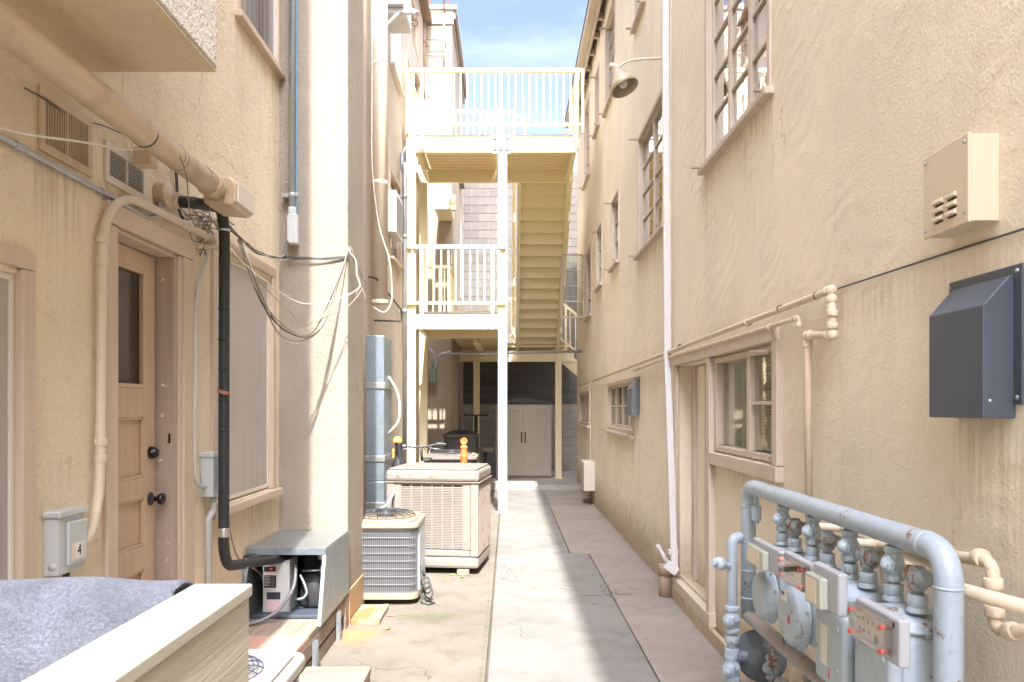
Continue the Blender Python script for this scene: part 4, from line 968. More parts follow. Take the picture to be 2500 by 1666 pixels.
# ladder on the tower
t = T('roof_ladder', 'rusty cream ladder climbing the stair tower above the roof edge', 'ladder', (-1.37, YT-.12, 7.2))
ly = YT-.14; lx0, lx1 = P(1036.5,100,ly).x, P(1084,100,ly).x
for x in (lx0, lx1):
    MB().cyl((x,ly,P(0,170,ly).z), (x,ly,9.3), .020, 10).build('side_rail', M['tower'], t); MB().cyl((x,ly,9.3), (x,ly,10.9), .018, 10).build('side_rail', M['rust'], t)
    MB().cyl((x+.06,ly+.5,9.5), (x+.06,ly+.5,10.9), .016, 8).build('grab_post', M['rust'], t)
    MB().box(x-.03, x+.03, ly-.02, YT, 8.72, 8.76).build('standoff', M['rust'], t)
r0 = None
for sy_ in (29, 69, 96, 110, 135, 170, 205):
    z = P(0, sy_, ly).z
    if r0 is None: r0 = MB().cyl((lx0,ly,z),(lx1,ly,z), .013, 8).build('rung', M['tower'], t); z_ = z
    else: o = kid(r0, t, (0,0,z-z_)); 
t = T('wall_light', 'small grey bulkhead light on the tower wall behind the railing', 'lamp', P(1042,232,YT))
q = P(1042,232,YT-.03); MB().lathe(q+Vector((0,0,-.06)), (0,0,1), [(0,.02),(.03,.045),(.10,.05),(.13,.03),(.15,.012)], 14).build('body', M['galv'], t)
# conduit crossing under the stairs + green box
t = T('crossing_conduit', 'galvanised conduit crossing under the stairs into a small green box', 'conduit', (0, 15.4, 2.7))
pc = [P(1064,902,15.4), P(1064,880,15.4), P(1075,862,15.4), P(1110,864,15.4), P(1420,858,15.4)]
MB().tube(bend(pc, .25, 6), .028, 12).build('tube', M['galv'], t)
MB().tube(bend([P(1056,902,15.42), P(1058,862,15.42), P(1045,850,15.42)], .1), .02, 10).build('branch', M['galv'], t)
b = MB()
for x in (1096, 1200, 1245): collar(b, P(x,861,15.4), (1,0,0), .034, .06)
b.build('coupling', M['galv'], t)
g = P(1057,918,15.4); MB().box(g.x-.07, g.x+.07, 15.35, 15.5, g.z-.14, g.z+.14).build('box', paint('green_box', (.17,.22,.18), .5), t, bev=.005)
# ================================================================ CONDENSERS
def rrect(x0, x1, y0, y1, r, n=5):
    out = []
    for (cx_, cy_, a0) in ((x1-r,y1-r,0),(x0+r,y1-r,90),(x0+r,y0+r,180),(x1-r,y0+r,270)):
        for k in range(n+1):
            a = math.radians(a0+90*k/n); out.append((cx_+r*math.cos(a), cy_+r*math.sin(a)))
    return out
def condenser(name, lab, x0, x1, y0, y1, z0, z1, case, wire, lid, guard, grid=True, cover=True, hz=8, gz=.055):
    t = T(name, lab, 'air conditioner', ((x0+x1)/2, (y0+y1)/2, z0)); h = z1-z0
    def pr(x0,x1,y0,y1,r,za,zb,n=5): 
        b = MB(); b.prism([(x,y,za) for x,y in rrect(x0,x1,y0,y1,r,n)], (0,0,zb-za)); return b
    pr(x0,x1,y0,y1,.09,z0,z0+.05).build('base_pan', M[lid], t, bev=.004)
    pr(x0+.02,x1-.02,y0+.02,y1-.02,.08,z0+.05,z1-.06).build('coil', M[case], t)
    pr(x0-.01,x1+.01,y0-.01,y1+.01,.09,z1-.06,z1-.01,6).build('lid', M[lid], t, bev=.012)
    pr(x0+.03,x1-.03,y0+.03,y1-.03,.08,z1-.0099,z1+.008,6).build('lid_step', M[lid], t, bev=.008)
    g = MB(); R = rrect(x0+.006,x1-.006,y0+.006,y1-.006,.085,4); per = []
    for i in range(len(R)):
        a, c = Vector(R[i]), Vector(R[(i+1) % len(R)]); n = max(1, int((c-a).length/.0165))
        for k in range(n): per.append(a.lerp(c, k/n))
    if grid:
        for p in per:
            if p.y < y1-.1: g.box(p.x-.0012, p.x+.0012, p.y-.0012, p.y+.0012, z0+.05, z1-.06)
    for k in range(hz+1):
        z = z0+.06+(h-.13)*k/hz; pts = [Vector((q[0],q[1],z)) for q in R]; pts.append(pts[0]); g.tube(pts, .0032, 5, False)
    if not grid:
        m = 26
        for k in range(m):
            z = z0+.06+(h-.13)*k/m
            n = int((x1-x0)/.03)
            for i in range(n):
                x = x0+.03+(x1-x0-.06)*i/n; g.quad((x,y0+.004,z),(x+.018,y0+.004,z+.012),(x+.018,y0-.002,z+.018),(x,y0-.002,z+.006))
    g.build('wire_grille', M[wire], t, kind='stuff')
    if cover:
        b = MB(); b.box(x1-.02, x1+.006, y0+.12, y1-.05, z0+.05, z1-.06); b.build('service_cover', M['greybox' if case != 'darkac' else 'darkac'], t, bev=.01)
    cx_, cy_ = (x0+x1)/2, (y0+y1)/2; rr = min(x1-x0, y1-y0)/2-(.05 if cover else .095); zt = z1+.01
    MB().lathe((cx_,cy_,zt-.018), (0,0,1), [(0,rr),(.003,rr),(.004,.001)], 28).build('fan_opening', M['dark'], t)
    gg = MB()
    for i in range(1, 13):
        r = rr*i/12; z = zt+gz*(1-(i/12)**2)**.5 if i < 12 else zt
        gg.tube([(cx_+r*math.cos(a*math.pi/14), cy_+r*math.sin(a*math.pi/14), z) for a in range(29)], .0028, 5, False)
    for k in range(20):
        a = k*math.pi*2/20; gg.tube([(cx_+rr*s*math.cos(a+ .5*s), cy_+rr*s*math.sin(a+.5*s), zt+gz*(1-s*s)**.5+.002) for s in (.15,.35,.55,.75,.9,1.)], .003, 5, False)
    gg.build('fan_guard', M[guard], t)
    MB().lathe((cx_,cy_,zt+gz-.012), (0,0,1), [(0,.09),(.012,.085),(.018,.06),(.019,.001)], 20).build('fan_hub', M[guard], t)
    return t
condenser('outdoor_condenser', 'small grey wire-caged condenser with tan rust-stained lid beside the pier', -1.37, -.755, 6.62, 7.24, .05, .70, 'coil', 'acgrey', 'lid', 'fan')
condenser('outdoor_condenser', 'condenser with light beige lid beside the guard wall by the camera', -1.50, -.86, 2.75, 3.40, -.02, .62, 'coil', 'acgrey', 'lid2', 'bluewire', cover=False, gz=.03)
condenser('outdoor_condenser', 'dark brown condenser with diamond grille standing under the stairs', -1.20, -.56, 14.6, 15.24, .0, 1.16, 'darkac', 'darkac', 'darkac', 'fan', grid=False)
condenser('outdoor_condenser', 'low beige-topped condenser in front of the dark brown one', -1.20, -.45, 11.2, 11.9, .0, .97, 'darkac', 'coil', 'acdirty', 'fan', grid=False)
t = T('cable_coil', 'coil of black cable on the ground beside the small condenser', 'cable', (-.70, 6.75, 0))
b = MB()
for k in range(3):
    c_ = Vector((-.70+.01*k, 6.72+.03*k, .17-.05*k)); b.tube([c_+Vector((.036*math.cos(a), .02*math.sin(a*2), .045*math.sin(a))) for a in [i*math.pi/8 for i in range(17)]], .007, 8, False)
b.build('loop', M['cabled'], t); b = MB(); b.tube([(-.71,6.74,.22),(-.735,6.75,.30),(-.76,6.78,.3)], .012, 8); b.tube([(-.74,6.7,.1),(-.72,6.66,.02),(-.66,6.62,.012),(-.62,6.68,.01),(-.70,6.76,.01)], .007, 8); b.build('tail', M['cabled'], t)
t = T('whip_conduit', 'grey flexible conduit between the metal duct and the small condenser', 'conduit', (-1.3, 7.6, .8))
MB().tube(bend([P(966,1165,8.0), P(966,1195,8.0), P(945,1235,7.6), P(912,1250,7.2)], .15), .012, 10).build('tube', M['greybox'], t)
MB().box(P(966,1165,8.0).x-.02, P(966,1165,8.0).x+.02, 7.97, 8.03, P(966,1165,8.0).z-.01, P(966,1165,8.0).z+.07).build('connector', M['cabled'], t, bev=.004)
# large packaged unit, turned a little
W_, D_, H_ = .93, .83, 1.0
t = T('packaged_air_conditioner', 'big square beige air conditioner with louvred front and rusty side grille', 'air conditioner', (-1.216, 7.93, .045), rz=math.radians(-7))
def lb(m, n, b, **k): return b.build(n, M[m], t, world_pos=False, **k)
lb('coil', 'coil', MB().box(.03, W_-.03, .03, D_-.03, .05, H_-.12))
b = MB(); b.box(0, W_, 0, D_, .015, .13); lb('acbeige', 'base_pan', b, bev=.03)
b = MB()
for (x, y) in ((0,0),(W_-.085,0),(0,D_-.06),(W_-.085,D_-.06)): b.box(x, x+.085, y, y+.06, .131, H_-.13)
b.box(.085, W_-.085, .004, .03, .131, .20); b.box(.085, W_-.085, .004, .03, H_-.165, H_-.13); lb('acbeige', 'cabinet', b, bev=.012)
b = MB(); b.box(-.006, W_+.006, -.006, D_+.006, H_-.129, H_-.02); lb('acbeige', 'lid', b, bev=.028)
b = MB(); b.box(.02, W_-.02, .02, D_-.02, H_-.0199, H_+.0); lb('acdirty', 'lid_top', b, bev=.02)
b = MB(); b.box(-.014, W_+.016, -.012, D_+.012, H_-.140, H_-.132); lb('acbeige', 'drip_edge', b)
px0, px1, pz0, pz1 = .15, W_-.155, .21, H_-.175; nc = 6; cwid = (px1-px0)/nc
b = MB()
b.box(.085, px0-.004, .0, .03, .20, H_-.165); b.box(px1+.004, W_-.085, .0, .03, .20, H_-.165)
lb('acbeige', 'panel_margin', b, bev=.003)
rib = None
for i in range(nc+1):
    x = px0+i*cwid
    if rib is None: rib = lb('acbeige', 'rib', MB().box(x-.006, x+.006, -.003, .02, pz0-.01, pz1+.01)); rx0 = x
    else: kid(rib, t, (x-rx0, 0, 0))
ns = 38; sl0 = None; dz = (pz1-pz0)/ns
for k in range(ns):
    for i in range(nc):
        x = px0+i*cwid; z = pz0+k*dz
        if sl0 is None: sl0 = lb('acbeige', 'louvre', MB().box(.006, cwid-.006, 0, .003, 0, dz*.60, Matrix.Translation((x, 0, z+dz*.2)) @ Matrix.Rotation(math.radians(-48), 4, 'X'))); lx, lz = x, z
        else: kid(sl0, t, (x-lx, 0, z-lz))
b = MB(); n1, n2 = 34, 17
for k in range(n1+1): z = .15+(H_-.31)*k/n1; b.box(W_-.008, W_+.002, .065, D_-.065, z, z+.0075)
for k in range(n2+1): y = .065+(D_-.135)*k/n2; b.box(W_-.006, W_+.004, y, y+.009, .145, H_-.145)
lb('acrust', 'side_grille', b, kind='stuff')
lb('ink', 'nameplate', MB().box(.245, .335, -.003, .003, .165, .19)); 
for x in (.04, .24, .58, .80, W_-.05): lb('rust', 'screw', MB().lathe((x, -.006, H_-.1+(.045 if .1 < x < .7 else -.01)), (0,-1,0), [(0,.006),(.004,.006),(.005,.001)], 8))
for (x, z) in ((W_-.04, .42), (W_-.04, .37)): lb('galv', 'screw', MB().lathe((x, 0, z), (0,-1,0), [(0,.005),(.004,.005),(.005,.001)], 8))
for i, (x, y) in enumerate(((.72,.0),(.05,.05),(.72,.65))): 
    o = tag(MB().box(-.06,.06,0,.1,0,.055).build('wood_block', M['wood'], bev=.004), ('split wood block under the front right corner of the big beige air conditioner','wood block under the front left corner of the big beige air conditioner','wood block under the rear corner of the big beige air conditioner')[i], 'wood block')
    o.location = Vector((-1.216, 7.93, 0)) + Matrix.Rotation(math.radians(-7), 3, 'Z') @ Vector((x+.06, y-.02, 0))

# ================================================================ things behind the units
t = T('sprayer_bottle', 'black pressure bottle with yellow domed cap behind the big beige air conditioner', 'bottle', (-1.33, 9.4, 0))
q = P(970,1148,9.4); x, y, z = q.x, 9.4, q.z
MB().lathe((x,y,0), (0,0,1), [(0,.08),(.02,.095),(z-.02,.095),(z,.09)], 20).build('stand', M['galvB'], t)
MB().lathe((x+.02,y,z), (0,0,1), [(0,.088),(.05,.09),(.11,.07),(.15,.05),(.17,.045),(.30,.042),(.32,.05)], 20).build('bottle', M['black'], t)
MB().lathe((x-.0,y,z+.325), (0,0,1), [(0,.055),(.01,.056),(.04,.052),(.065,.032),(.075,.001)], 20).build('cap', M['yellow'], t)
MB().box(x-.06, x-.03, y-.05, y, z+.14, z+.25).build('trigger', M['yellow'], t, bev=.008)
t = T('delineator_post', 'orange plastic delineator post with round reflector behind the big beige air conditioner', 'traffic post', (P(1132,1100,9.3).x, 9.3, 0))
q = P(1132.5,1100,9.3); x, y = q.x, 9.3; zc = P(0,1078,y).z
MB().lathe((x,y,0), (0,0,1), [(0,.12),(.03,.12),(.05,.045),(.4,.043),(.41,.05),(.43,.05),(.44,.042),(P(0,1115,y).z-.01,.042),(P(0,1115,y).z,.047),(P(0,1115,y).z+.012,.042),(P(0,1095,y).z,.040),(P(0,1093,y).z,.046),(P(0,1091,y).z,.044),(P(0,1087,y).z,.02)], 20).build('post', M['orange'], t)
MB().lathe((x,y+.012,zc), (0,-1,0), [(0,.038),(.006,.042),(.018,.042),(.022,.036),(.016,.028),(.017,.001)], 24).build('reflector', M['orange'], t)
# bicycle
t = T('bicycle', 'bicycle parked behind the big beige air conditioner with its handlebar showing', 'bicycle', (P(1025,1120,9.7).x, 10.2, 0))
bx = P(1025,1120,9.7).x
for (y, nm) in ((9.75,'front_wheel'),(10.8,'rear_wheel')):
    b = MB(); b.tube([(bx, y+.33*math.cos(a), .35+.33*math.sin(a)) for a in [k*math.pi/16 for k in range(33)]], .022, 8, False); w = b.build(nm, M['black'], t)
    s = MB(); 
    for k in range(16): a = k*math.pi/8; s.tube([(bx,y,.35),(bx,y+.31*math.cos(a),.35+.31*math.sin(a))], .0015, 4)
    s.build('spokes', M['galv'], w); MB().cyl((bx-.05,y,.35),(bx+.05,y,.35), .02, 10).build('hub', M['galv'], w)
hd = Vector((bx, 9.92, .98))
b = MB()
for (a, c) in (((bx,9.95,.85),(bx,10.35,.35)),((bx,9.93,.92),(bx,10.45,.80)),((bx,10.35,.33),(bx,10.5,.92)),((bx+.05,10.8,.35),(bx+.02,10.46,.78)),((bx-.05,10.8,.35),(bx-.02,10.46,.78)),((bx+.05,10.8,.35),(bx,10.36,.34)),((bx-.05,10.8,.35),(bx,10.36,.34))): b.tube([a, c], .016, 8)
b.build('frame', M['white'], t)
b = MB()
for s_ in (-1, 1): b.tube([(bx+s_*.05,9.75,.35),(bx+s_*.05,9.90,.80),(bx,9.92,.84)], .014, 8)
b.tube([(bx,9.92,.82),hd], .02, 10); b.build('fork', M['white'], t)
zb = P(0,1092,9.85).z
b = MB(); b.tube([hd, (bx,9.86,zb)], .016, 8); b.tube([(bx-.30,9.93,zb-.0),(bx-.22,9.90,zb+.012),(bx-.08,9.86,zb-.005),(bx,9.86,zb),(bx+.08,9.86,zb+.01),(bx+.2,9.88,zb+.035),(bx+.30,9.90,zb+.03)], .012, 10); b.build('handlebar', M['cabled'], t)
for s_ in (-1, 1): MB().cyl((bx+s_*.30,9.92,zb+.005+.0125*(s_+1)),(bx+s_*.19,9.89,zb+.012+.0125*(s_+1)), .018, 12).build('grip', M['acgrey'], t)
b = MB()
for s_ in (-1, 1): b.tube([(bx+s_*.10,9.85,zb),(bx+s_*.16,9.80,zb-.02),(bx+s_*.24,9.80,zb-.02)], .006, 6); b.tube([(bx+s_*.12,9.84,zb),(bx+s_*.1,9.78,zb-.08),(bx+.03*s_,9.84,zb-.22)], .003, 6)
b.build('brake_lever', M['galv'], t)
MB().tube(bend([(bx+.03,9.83,zb-.02),(bx+.13,9.80,zb-.07),(bx+.1,9.82,zb-.17),(bx,9.88,zb-.2)], .08), .003, 6).build('brake_cable', M['cabled'], t)
MB().box(bx-.06,bx+.06,10.42,10.68,.93,.98).build('saddle', M['black'], t, bev=.02)
# table base under the stairs
t = T('table_base', 'black T-shaped folding table base under the stairs', 'table base', (P(1162,1100,16.3).x, 16.3, .1))
x = P(1162,1100,16.3).x; zt = P(0,1016,16.3).z
MB().box(x-.035,x+.035,16.27,16.33,.1,zt).build('column', M['black'], t); MB().box(x-.24,x+.24,16.27,16.33,zt,zt+.03).build('crossbar', M['black'], t, bev=.004)
MB().box(x-.22,x-.20,16.27,16.33,zt+.03,zt+.05).box(x+.20,x+.22,16.27,16.33,zt+.03,zt+.05).build('lug', M['black'], t)
t = T('small_table', 'small brown table half hidden behind the dark condenser', 'table', (P(1185,1100,15.9).x, 15.9, 0))
x = P(1178,1100,15.9).x; MB().box(x-.2,x+.19,15.7,16.1,.78,.83).build('tabletop', M['woodx'], t, bev=.004); MB().box(x+.02,x+.09,15.86,15.93,.0,.78).build('leg', M['black'], t)

# ================================================================ DECK, METAL BOX AND HEATER LEFT
t = T('timber_platform', 'low grey timber platform with a faded red board along the left wall', 'platform', (-1.45, 5.2, 0))
DX0, DX1 = -1.72, -1.215
for (y0, y1, m, l) in ((4.86, 5.42, 'wood', None), (5.425, 6.0, 'wood', None), (4.47, 4.853, 'pink', 'faded red painted board'), (4.1, 4.465, 'wood', None)):
    MB().box(DX0, DX1, y0, y1, .22, .258).build('deck_board', M[m], t, bev=.006, label=l)
MB().box(DX1-.04, DX1, 4.1, 6.0, .11, .218).build('rim_beam', M['wood'], t, bev=.006)
MB().box(DX1-.05, DX1-.005, 4.9, 5.75, .0, .085).build('lower_beam', M['wood'], t, bev=.006)
MB().box(DX0, DX0+.04, 4.1, 6.0, .11, .218).build('rim_beam', M['wood'], t)
for y in (4.42, 4.80, 5.25, 5.72, 5.95): MB().box(DX1-.10, DX1-.045, y, y+.06, 0., .109).build('post', M['wood'], t)
MB().box(DX1-.012, DX1+.01, 5.90, 5.99, 0, .235).build('end_post', M['woodx'], t)
for (y, z) in ((4.92, .20), (5.60, .21)):
    b = MB(); b.box(DX1+.003, DX1+.010, y, y+.05, -.02+.02, z); b.box(DX1+.010, DX1+.03, y, y+.006, 0, z); b.box(DX1+.010, DX1+.03, y+.044, y+.05, 0, z); b.build('steel_strut', M['galv'], t)
t = T('sheet_metal_housing', 'open-fronted galvanised metal housing sheltering a refrigeration unit', 'metal housing', (-1.5, 5.3, .26))
yb, yf_, zt, zb_ = 5.99, 5.25, .715, .262; yb_bot = 5.04
b = MB(); b.prism([(-1.725,yf_,zt),(-1.202,yf_,zt),(-1.202,yb,zt+.0),(-1.725,yb,zt+.0)], (0,0,.008)); b.build('top_panel', M['galvBox'], t)
b = MB(); b.prism([(-1.205,yb,zb_),(-1.205,yf_-.16,zb_-.012),(-1.205,yf_,zt-.002),(-1.205,yb,zt-.002)], (.006,0,0)); b.build('side_panel', M['galvBox'], t)
b = MB(); b.prism([(-1.725,yb,zb_),(-1.725,yf_-.16,zb_),(-1.725,yf_,zt-.002),(-1.725,yb,zt-.002)], (.005,0,0)); b.build('side_panel', M['galvBox'], t)
MB().box(-1.72,-1.206,yb-.01,yb-.004,zb_,zt-.003).build('back_panel', M['dark'], t)  # painted near-black as the shade inside the housing
b = MB(); b.box(-1.725,-1.199,yf_-.012,yf_,zt-.035,zt+.006); b.build('front_lip', M['galvB'], t)
b = MB(); b.prism([(-1.222,yf_-.006,zt-.035),(-1.200,yf_-.006,zt-.035),(-1.200,yf_-.166,zb_-.012),(-1.222,yf_-.166,zb_-.012)], (0,.012,0)); b.build('front_flange', M['galvB'], t)
b = MB(); b.prism([(-1.725,yf_-.006,zt-.035),(-1.703,yf_-.006,zt-.035),(-1.703,yf_-.166,zb_-.0),(-1.725,yf_-.166,zb_-.0)], (0,.012,0)); b.build('front_flange', M['galvB'], t)
t = T('refrigeration_unit', 'grey control cabinet and black compressor inside the metal housing', 'refrigeration unit', (-1.5, 5.4, .26))
MB().box(-1.69,-1.24,5.23,5.7,.262,.285).build('base_tray', M['hood'], t, bev=.004)
hx0, hx1, hy = -1.635, -1.455, 5.30
b = MB(); b.prism([(hx0,hy,.286),(hx1,hy,.286),(hx1,hy,.635),(hx0,hy,.600)], (0,.20,0)); hc = b.build('control_cabinet', M['greybox'], t, bev=.004)
MB().box(hx0+.012,hx0+.088,hy-.008,hy-.0005,.560,.590).build('display', M['blackgloss'], hc, bev=.002)
e = paint('red_led', (.8,.05,.05), .4, 0, 0); e.node_tree.nodes['Principled BSDF'].inputs['Emission Color'].default_value = (1,.03,.03,1); e.node_tree.nodes['Principled BSDF'].inputs['Emission Strength'].default_value = .35
MB().box(hx0+.050,hx0+.056,hy-.0095,hy-.0085,.572,.579).box(hx0+.061,hx0+.067,hy-.0095,hy-.0085,.572,.579).build('led', e, hc)
MB().box(hx0+.008,hx0+.094,hy-.002,hy-.0004,.445,.548).build('rating_label', M['paper'], hc)
MB().box(hx0+.010,hx0+.092,hy-.003,hy-.0022,.449,.533).build('rating_text_field', M['labelk'], hc)
b = MB()
for k in range(7): b.box(hx0+.013, hx0+.040+.012*random.random(), hy-.0038,hy-.0032,.523-k*.010,.5255-k*.010)
for k in range(6): 
    for j in range(3): b.box(hx0+.050+j*.012, hx0+.0535+j*.012, hy-.0038,hy-.0032,.52-k*.011,.5225-k*.011)
b.build('rating_print', M['paper'], hc, kind='stuff')
MB().box(hx0+.028,hx0+.118,hy-.002,hy-.0004,.372,.420).build('dark_label', M['labelk'], hc)
MB().box(hx0+.028,hx0+.125,hy-.002,hy-.0004,.292,.363).build('pink_label', M['labelp'], hc)
MB().lathe((-1.33,5.50,.287), (0,0,1), [(0,.10),(.03,.108),(.12,.10),(.20,.085),(.24,.05),(.25,.001)], 24).build('compressor', M['black'], t)
MB().box(-1.44,-1.225,5.62,5.66,.29,.64).build('black_back', M['black'], t)
MB().box(-1.385,-1.345,5.61,5.618,.42,.50).build('sticker', M['paper'], t)
b = MB(); b.tube(bend([(-1.725,5.2,.655),(-1.62,5.28,.665),(-1.45,5.38,.672),(-1.30,5.42,.675),(-1.262,5.42,.66)], .05), .027, 16); b.build('foam_pipe', M['black'], t)
MB().lathe((-1.268,5.415,.675), (.2,0,-1), [(0,.033),(.02,.037),(.05,.032),(.065,.018)], 14).build('foil_wrap', M['foil'], t)
b = MB(); b.tube([(-1.262,5.41,.62),(-1.262,5.41,.43)], .010, 10); collar(b,(-1.262,5.41,.545),(0,0,1),.019,.06); b.tube([(-1.262,5.41,.545),(-1.40,5.41,.54)], .008, 8); b.build('service_valve', M['foil'], t)
MB().tube(bend([(-1.43,5.34,.60),(-1.42,5.32,.54),(-1.415,5.26,.46),(-1.48,5.18,.33),(-1.60,5.08,.275),(-1.72,5.02,.272)], .2, 7), .011, 12).build('drain_hose', M['acgrey'], t)
b = MB(); hp = bend([(-1.40,5.36,.52),(-1.36,5.33,.46),(-1.345,5.33,.40),(-1.38,5.34,.365),(-1.43,5.35,.36)], .06, 6)
b.tube(hp, .0085, 10)
for i in range(len(hp)-1): b.lathe(hp[i], (hp[i+1]-hp[i]), [(0,.009),(.003,.0105),(.006,.009)], 10)
b.build('armoured_cable', M['galv'], t)
t2 = T('wood_step', 'worn pinkish-brown timber step on the pavement by the guard wall', 'step', (-.93, 4.2, 0))
x0, x1, y0, y1 = -1.13, -.765, 3.75, 4.45
for k in range(2): MB().box(x0, x1, y0+k*.352, y0+k*.352+.348, .165, .203).build('tread_board', M['woodx'], t2, bev=.006)
MB().box(x1-.04, x1-.004, y0+.01, y1-.01, 0, .163).build('side_board', M['woodx'], t2, bev=.004); MB().box(x0, x0+.04, y0+.01, y1-.01, 0, .163).build('side_board', M['woodx'], t2); MB().box(x0+.041, x1-.041, y1-.05, y1-.01, 0, .163).build('riser', M['woodx'], t2)
o = tag(MB().box(-1.198,-.975,6.03,6.50,0,.042).build('concrete_pad', M['slabrust'], bev=.006), 'small rust-stained concrete pad at the foot of the pier', 'pad'); recenter(o, (-1.09, 6.2, 0))
o = tag(MB().lathe((P(1245,1374,8.46).x, 8.46, .001), (0,0,1), [(0,.085),(.006,.085),(.009,.07),(.0095,.001)], 28).build('cleanout_cover', M['teal']), 'small round green cleanout cover set in the walkway', 'cover'); recenter(o, (P(1245,1374,8.46).x, 8.46, 0))

# ================================================================ FOREGROUND GUARD WALL AND RUG
t = T('guard_wall', 'low painted timber guard wall with cream cap nearest the camera', 'wall', (-.69, 1, 0))
MB().box(-.757, -.616, -.6, 1.92, 1.196, 1.225).build('cap', M['guardtop'], t, bev=.004)
MB().box(-.745, -.622, -.6, 1.912, 0, 1.194).build('side_panel', M['guard'], t, bev=.003)
MB().box(-1.72, -.76, 1.80, 1.90, 0, 1.18).build('cross_panel', M['guard'], t)
b = MB(); prof = [(2.03,.85),(2.02,1.05),(1.99,1.17),(1.955,1.222),(1.90,1.242),(1.84,1.236),(1.79,1.20),(1.765,1.12),(1.745,1.0),(1.72,.85),(1.70,.7),(1.69,.5)]
nx = 46; x0, x1 = -1.725, -.772; P_ = []
for i in range(nx+1):
    x = x0+(x1-x0)*i/nx; col = []
    for j, (y, z) in enumerate(prof):
        w = .010*math.sin(x*13+j*.7)+.006*math.sin(x*29+j); col.append((x, y+w*(.4 if j < 6 else 1), z+.004*math.sin(x*17)))
    P_.append(col)
for i in range(nx):
    for j in range(len(prof)-1): b.quad(P_[i][j], P_[i+1][j], P_[i+1][j+1], P_[i][j+1], True)
o = b.build('draped_rug', M['rug']); tag(o, 'blue-grey shaggy rug draped over the guard wall beside the camera', 'rug')
bmw = bmesh.new(); bmw.from_mesh(o.data); bmesh.ops.remove_doubles(bmw, verts=bmw.verts, dist=.0001); bmesh.ops.recalc_face_normals(bmw, faces=bmw.faces); bmw.to_mesh(o.data); bmw.free()
so_ = o.modifiers.new('thick', 'SOLIDIFY'); so_.thickness = .014; so_.offset = -1
b = MB()
for (xa, xb) in ((-.875, -.845),):
    for j in range(len(prof)-1): (ya, za), (yb_, zb2) = prof[j], prof[j+1]; n = Vector((0, -(zb2-za), (yb_-ya))).normalized()*-.006; n = n if n.z*1 >= -1 else -n; b.quad((xa,ya-.008,za+.006),(xb,ya-.008,za+.006),(xb,yb_-.008,zb2+.006),(xa,yb_-.008,zb2+.006), True)

recenter(o, (0,0,0))
# ================================================================ THINGS ON THE RIGHT WALL
t = T('downspout', 'white square downspout running down the right wall into a clay standpipe', 'downspout', (1.40, 7.0, .3))
yD = 7.05
d0 = Vector((P(1621.5,0,7.1).x, 7.1, 7.6)); d0.x = 1.40; ztop = 7.62
dA = P(1629,868,yD); dA = Vector((1.40, 7.02, 1.65+(995-868)/1944*7.02))
dB = P(1646,1385,6.72)
MB().bar((1.398,7.16,ztop), dA, .058, .05, up=(0,-1,0)).build('upper_tube', M['white'], t, bev=.005)
MB().bar(dA, dB, .058, .05, up=(0,-1,0)).build('lower_tube', M['white'], t, bev=.005)
b = MB(); b.bar(dA+Vector((0,0,.03)), dA-Vector((0,0,.03)), .066, .058, up=(0,-1,0)); e_ = P(1643,1348,6.75); b.bar(e_+Vector((0,0,.02)), e_-Vector((0,0,.02)), .085, .06, up=(0,-1,0)); q_ = P(1622,160,7.1); b.bar((1.40,7.1,q_.z),(1.40,7.1,q_.z-.04), .066, .058, up=(0,-1,0)); b.build('band', M['white'], t, bev=.003)
b = MB(); b.bar(dB+Vector((-.07,0,.03)), dB+Vector((.02,-.02,-.04)), .075, .05, up=(0,-1,0)); b.build('outlet', M['white'], t, bev=.003)
t = T('clay_standpipe', 'brown clay standpipe collecting the downspout on the pavement', 'pipe', (P(1630,1450,6.98).x, 6.98, 0))
c_ = P(1629,1458,6.95); b = MB(); b.lathe((c_.x, 6.98, -.02), (.05,.05,1), [(0,.068),(.20,.068),(.201,.056),(.1,.052),(.101,.001)], 24); b.build('pipe', M['clay'], t); b = MB(); b.lathe((c_.x+.009, 6.989, .18), (.05,.05,1), [(0,.070),(.004,.078),(.09,.082),(.095,.076),(.094,.064),(.0,.062)], 24); b.build('rim', M['clay'], t)
o = tag(MB().tube([P(1606,1333,7.25), P(1640,1392,6.95)], .017, 12).build('drain_pipe', M['white']), 'short slanting white plastic pipe behind the foot of the downspout', 'pipe')
b = MB(); collar(b, P(1608,1337,7.24), Vector(P(1640,1392,6.95))-Vector(P(1606,1333,7.25)), .023, .05); b.build('cap', M['white'], o)
# gooseneck lamp
t = T('wall_lamp', 'old gooseneck barn lamp with dented enamel shade on the right wall', 'lamp', (1.46, 7.5, 4.97))
yl = 7.5
MB().tube(bend([Vector((XR+.01,yl,P(0,143,yl).z)), P(1570,144,yl), P(1528,150,yl), P(1506,168,yl)], .14, 6), .011, 10).build('arm', M['pvc'], t)
ax = (P(1526,215,yl-.035)-P(1503,168,yl+.02)).normalized(); h0 = P(1502,166,yl)
b = MB(); b.lathe(h0, ax, [(-.03,.022),(.0,.03),(.05,.034),(.052,.045),(.09,.055),(.12,.085),(.19,.125),(.24,.132),(.241,.128),(.19,.118),(.12,.075),(.09,.04)], 28); b.build('shade', paint('enamel_shade', (.40,.34,.24), .35, .1, .3), t)
MB().lathe(h0+ax*.09, ax, [(0,.015),(.03,.02),(.07,.042),(.10,.045),(.13,.03),(.14,.001)], 18).build('bulb', M['paper'], t)
MB().lathe(h0+Vector((-.03,0,.02)), (0,0,1), [(-.02,.02),(.02,.022)], 10).build('knuckle', M['pvc'], t)
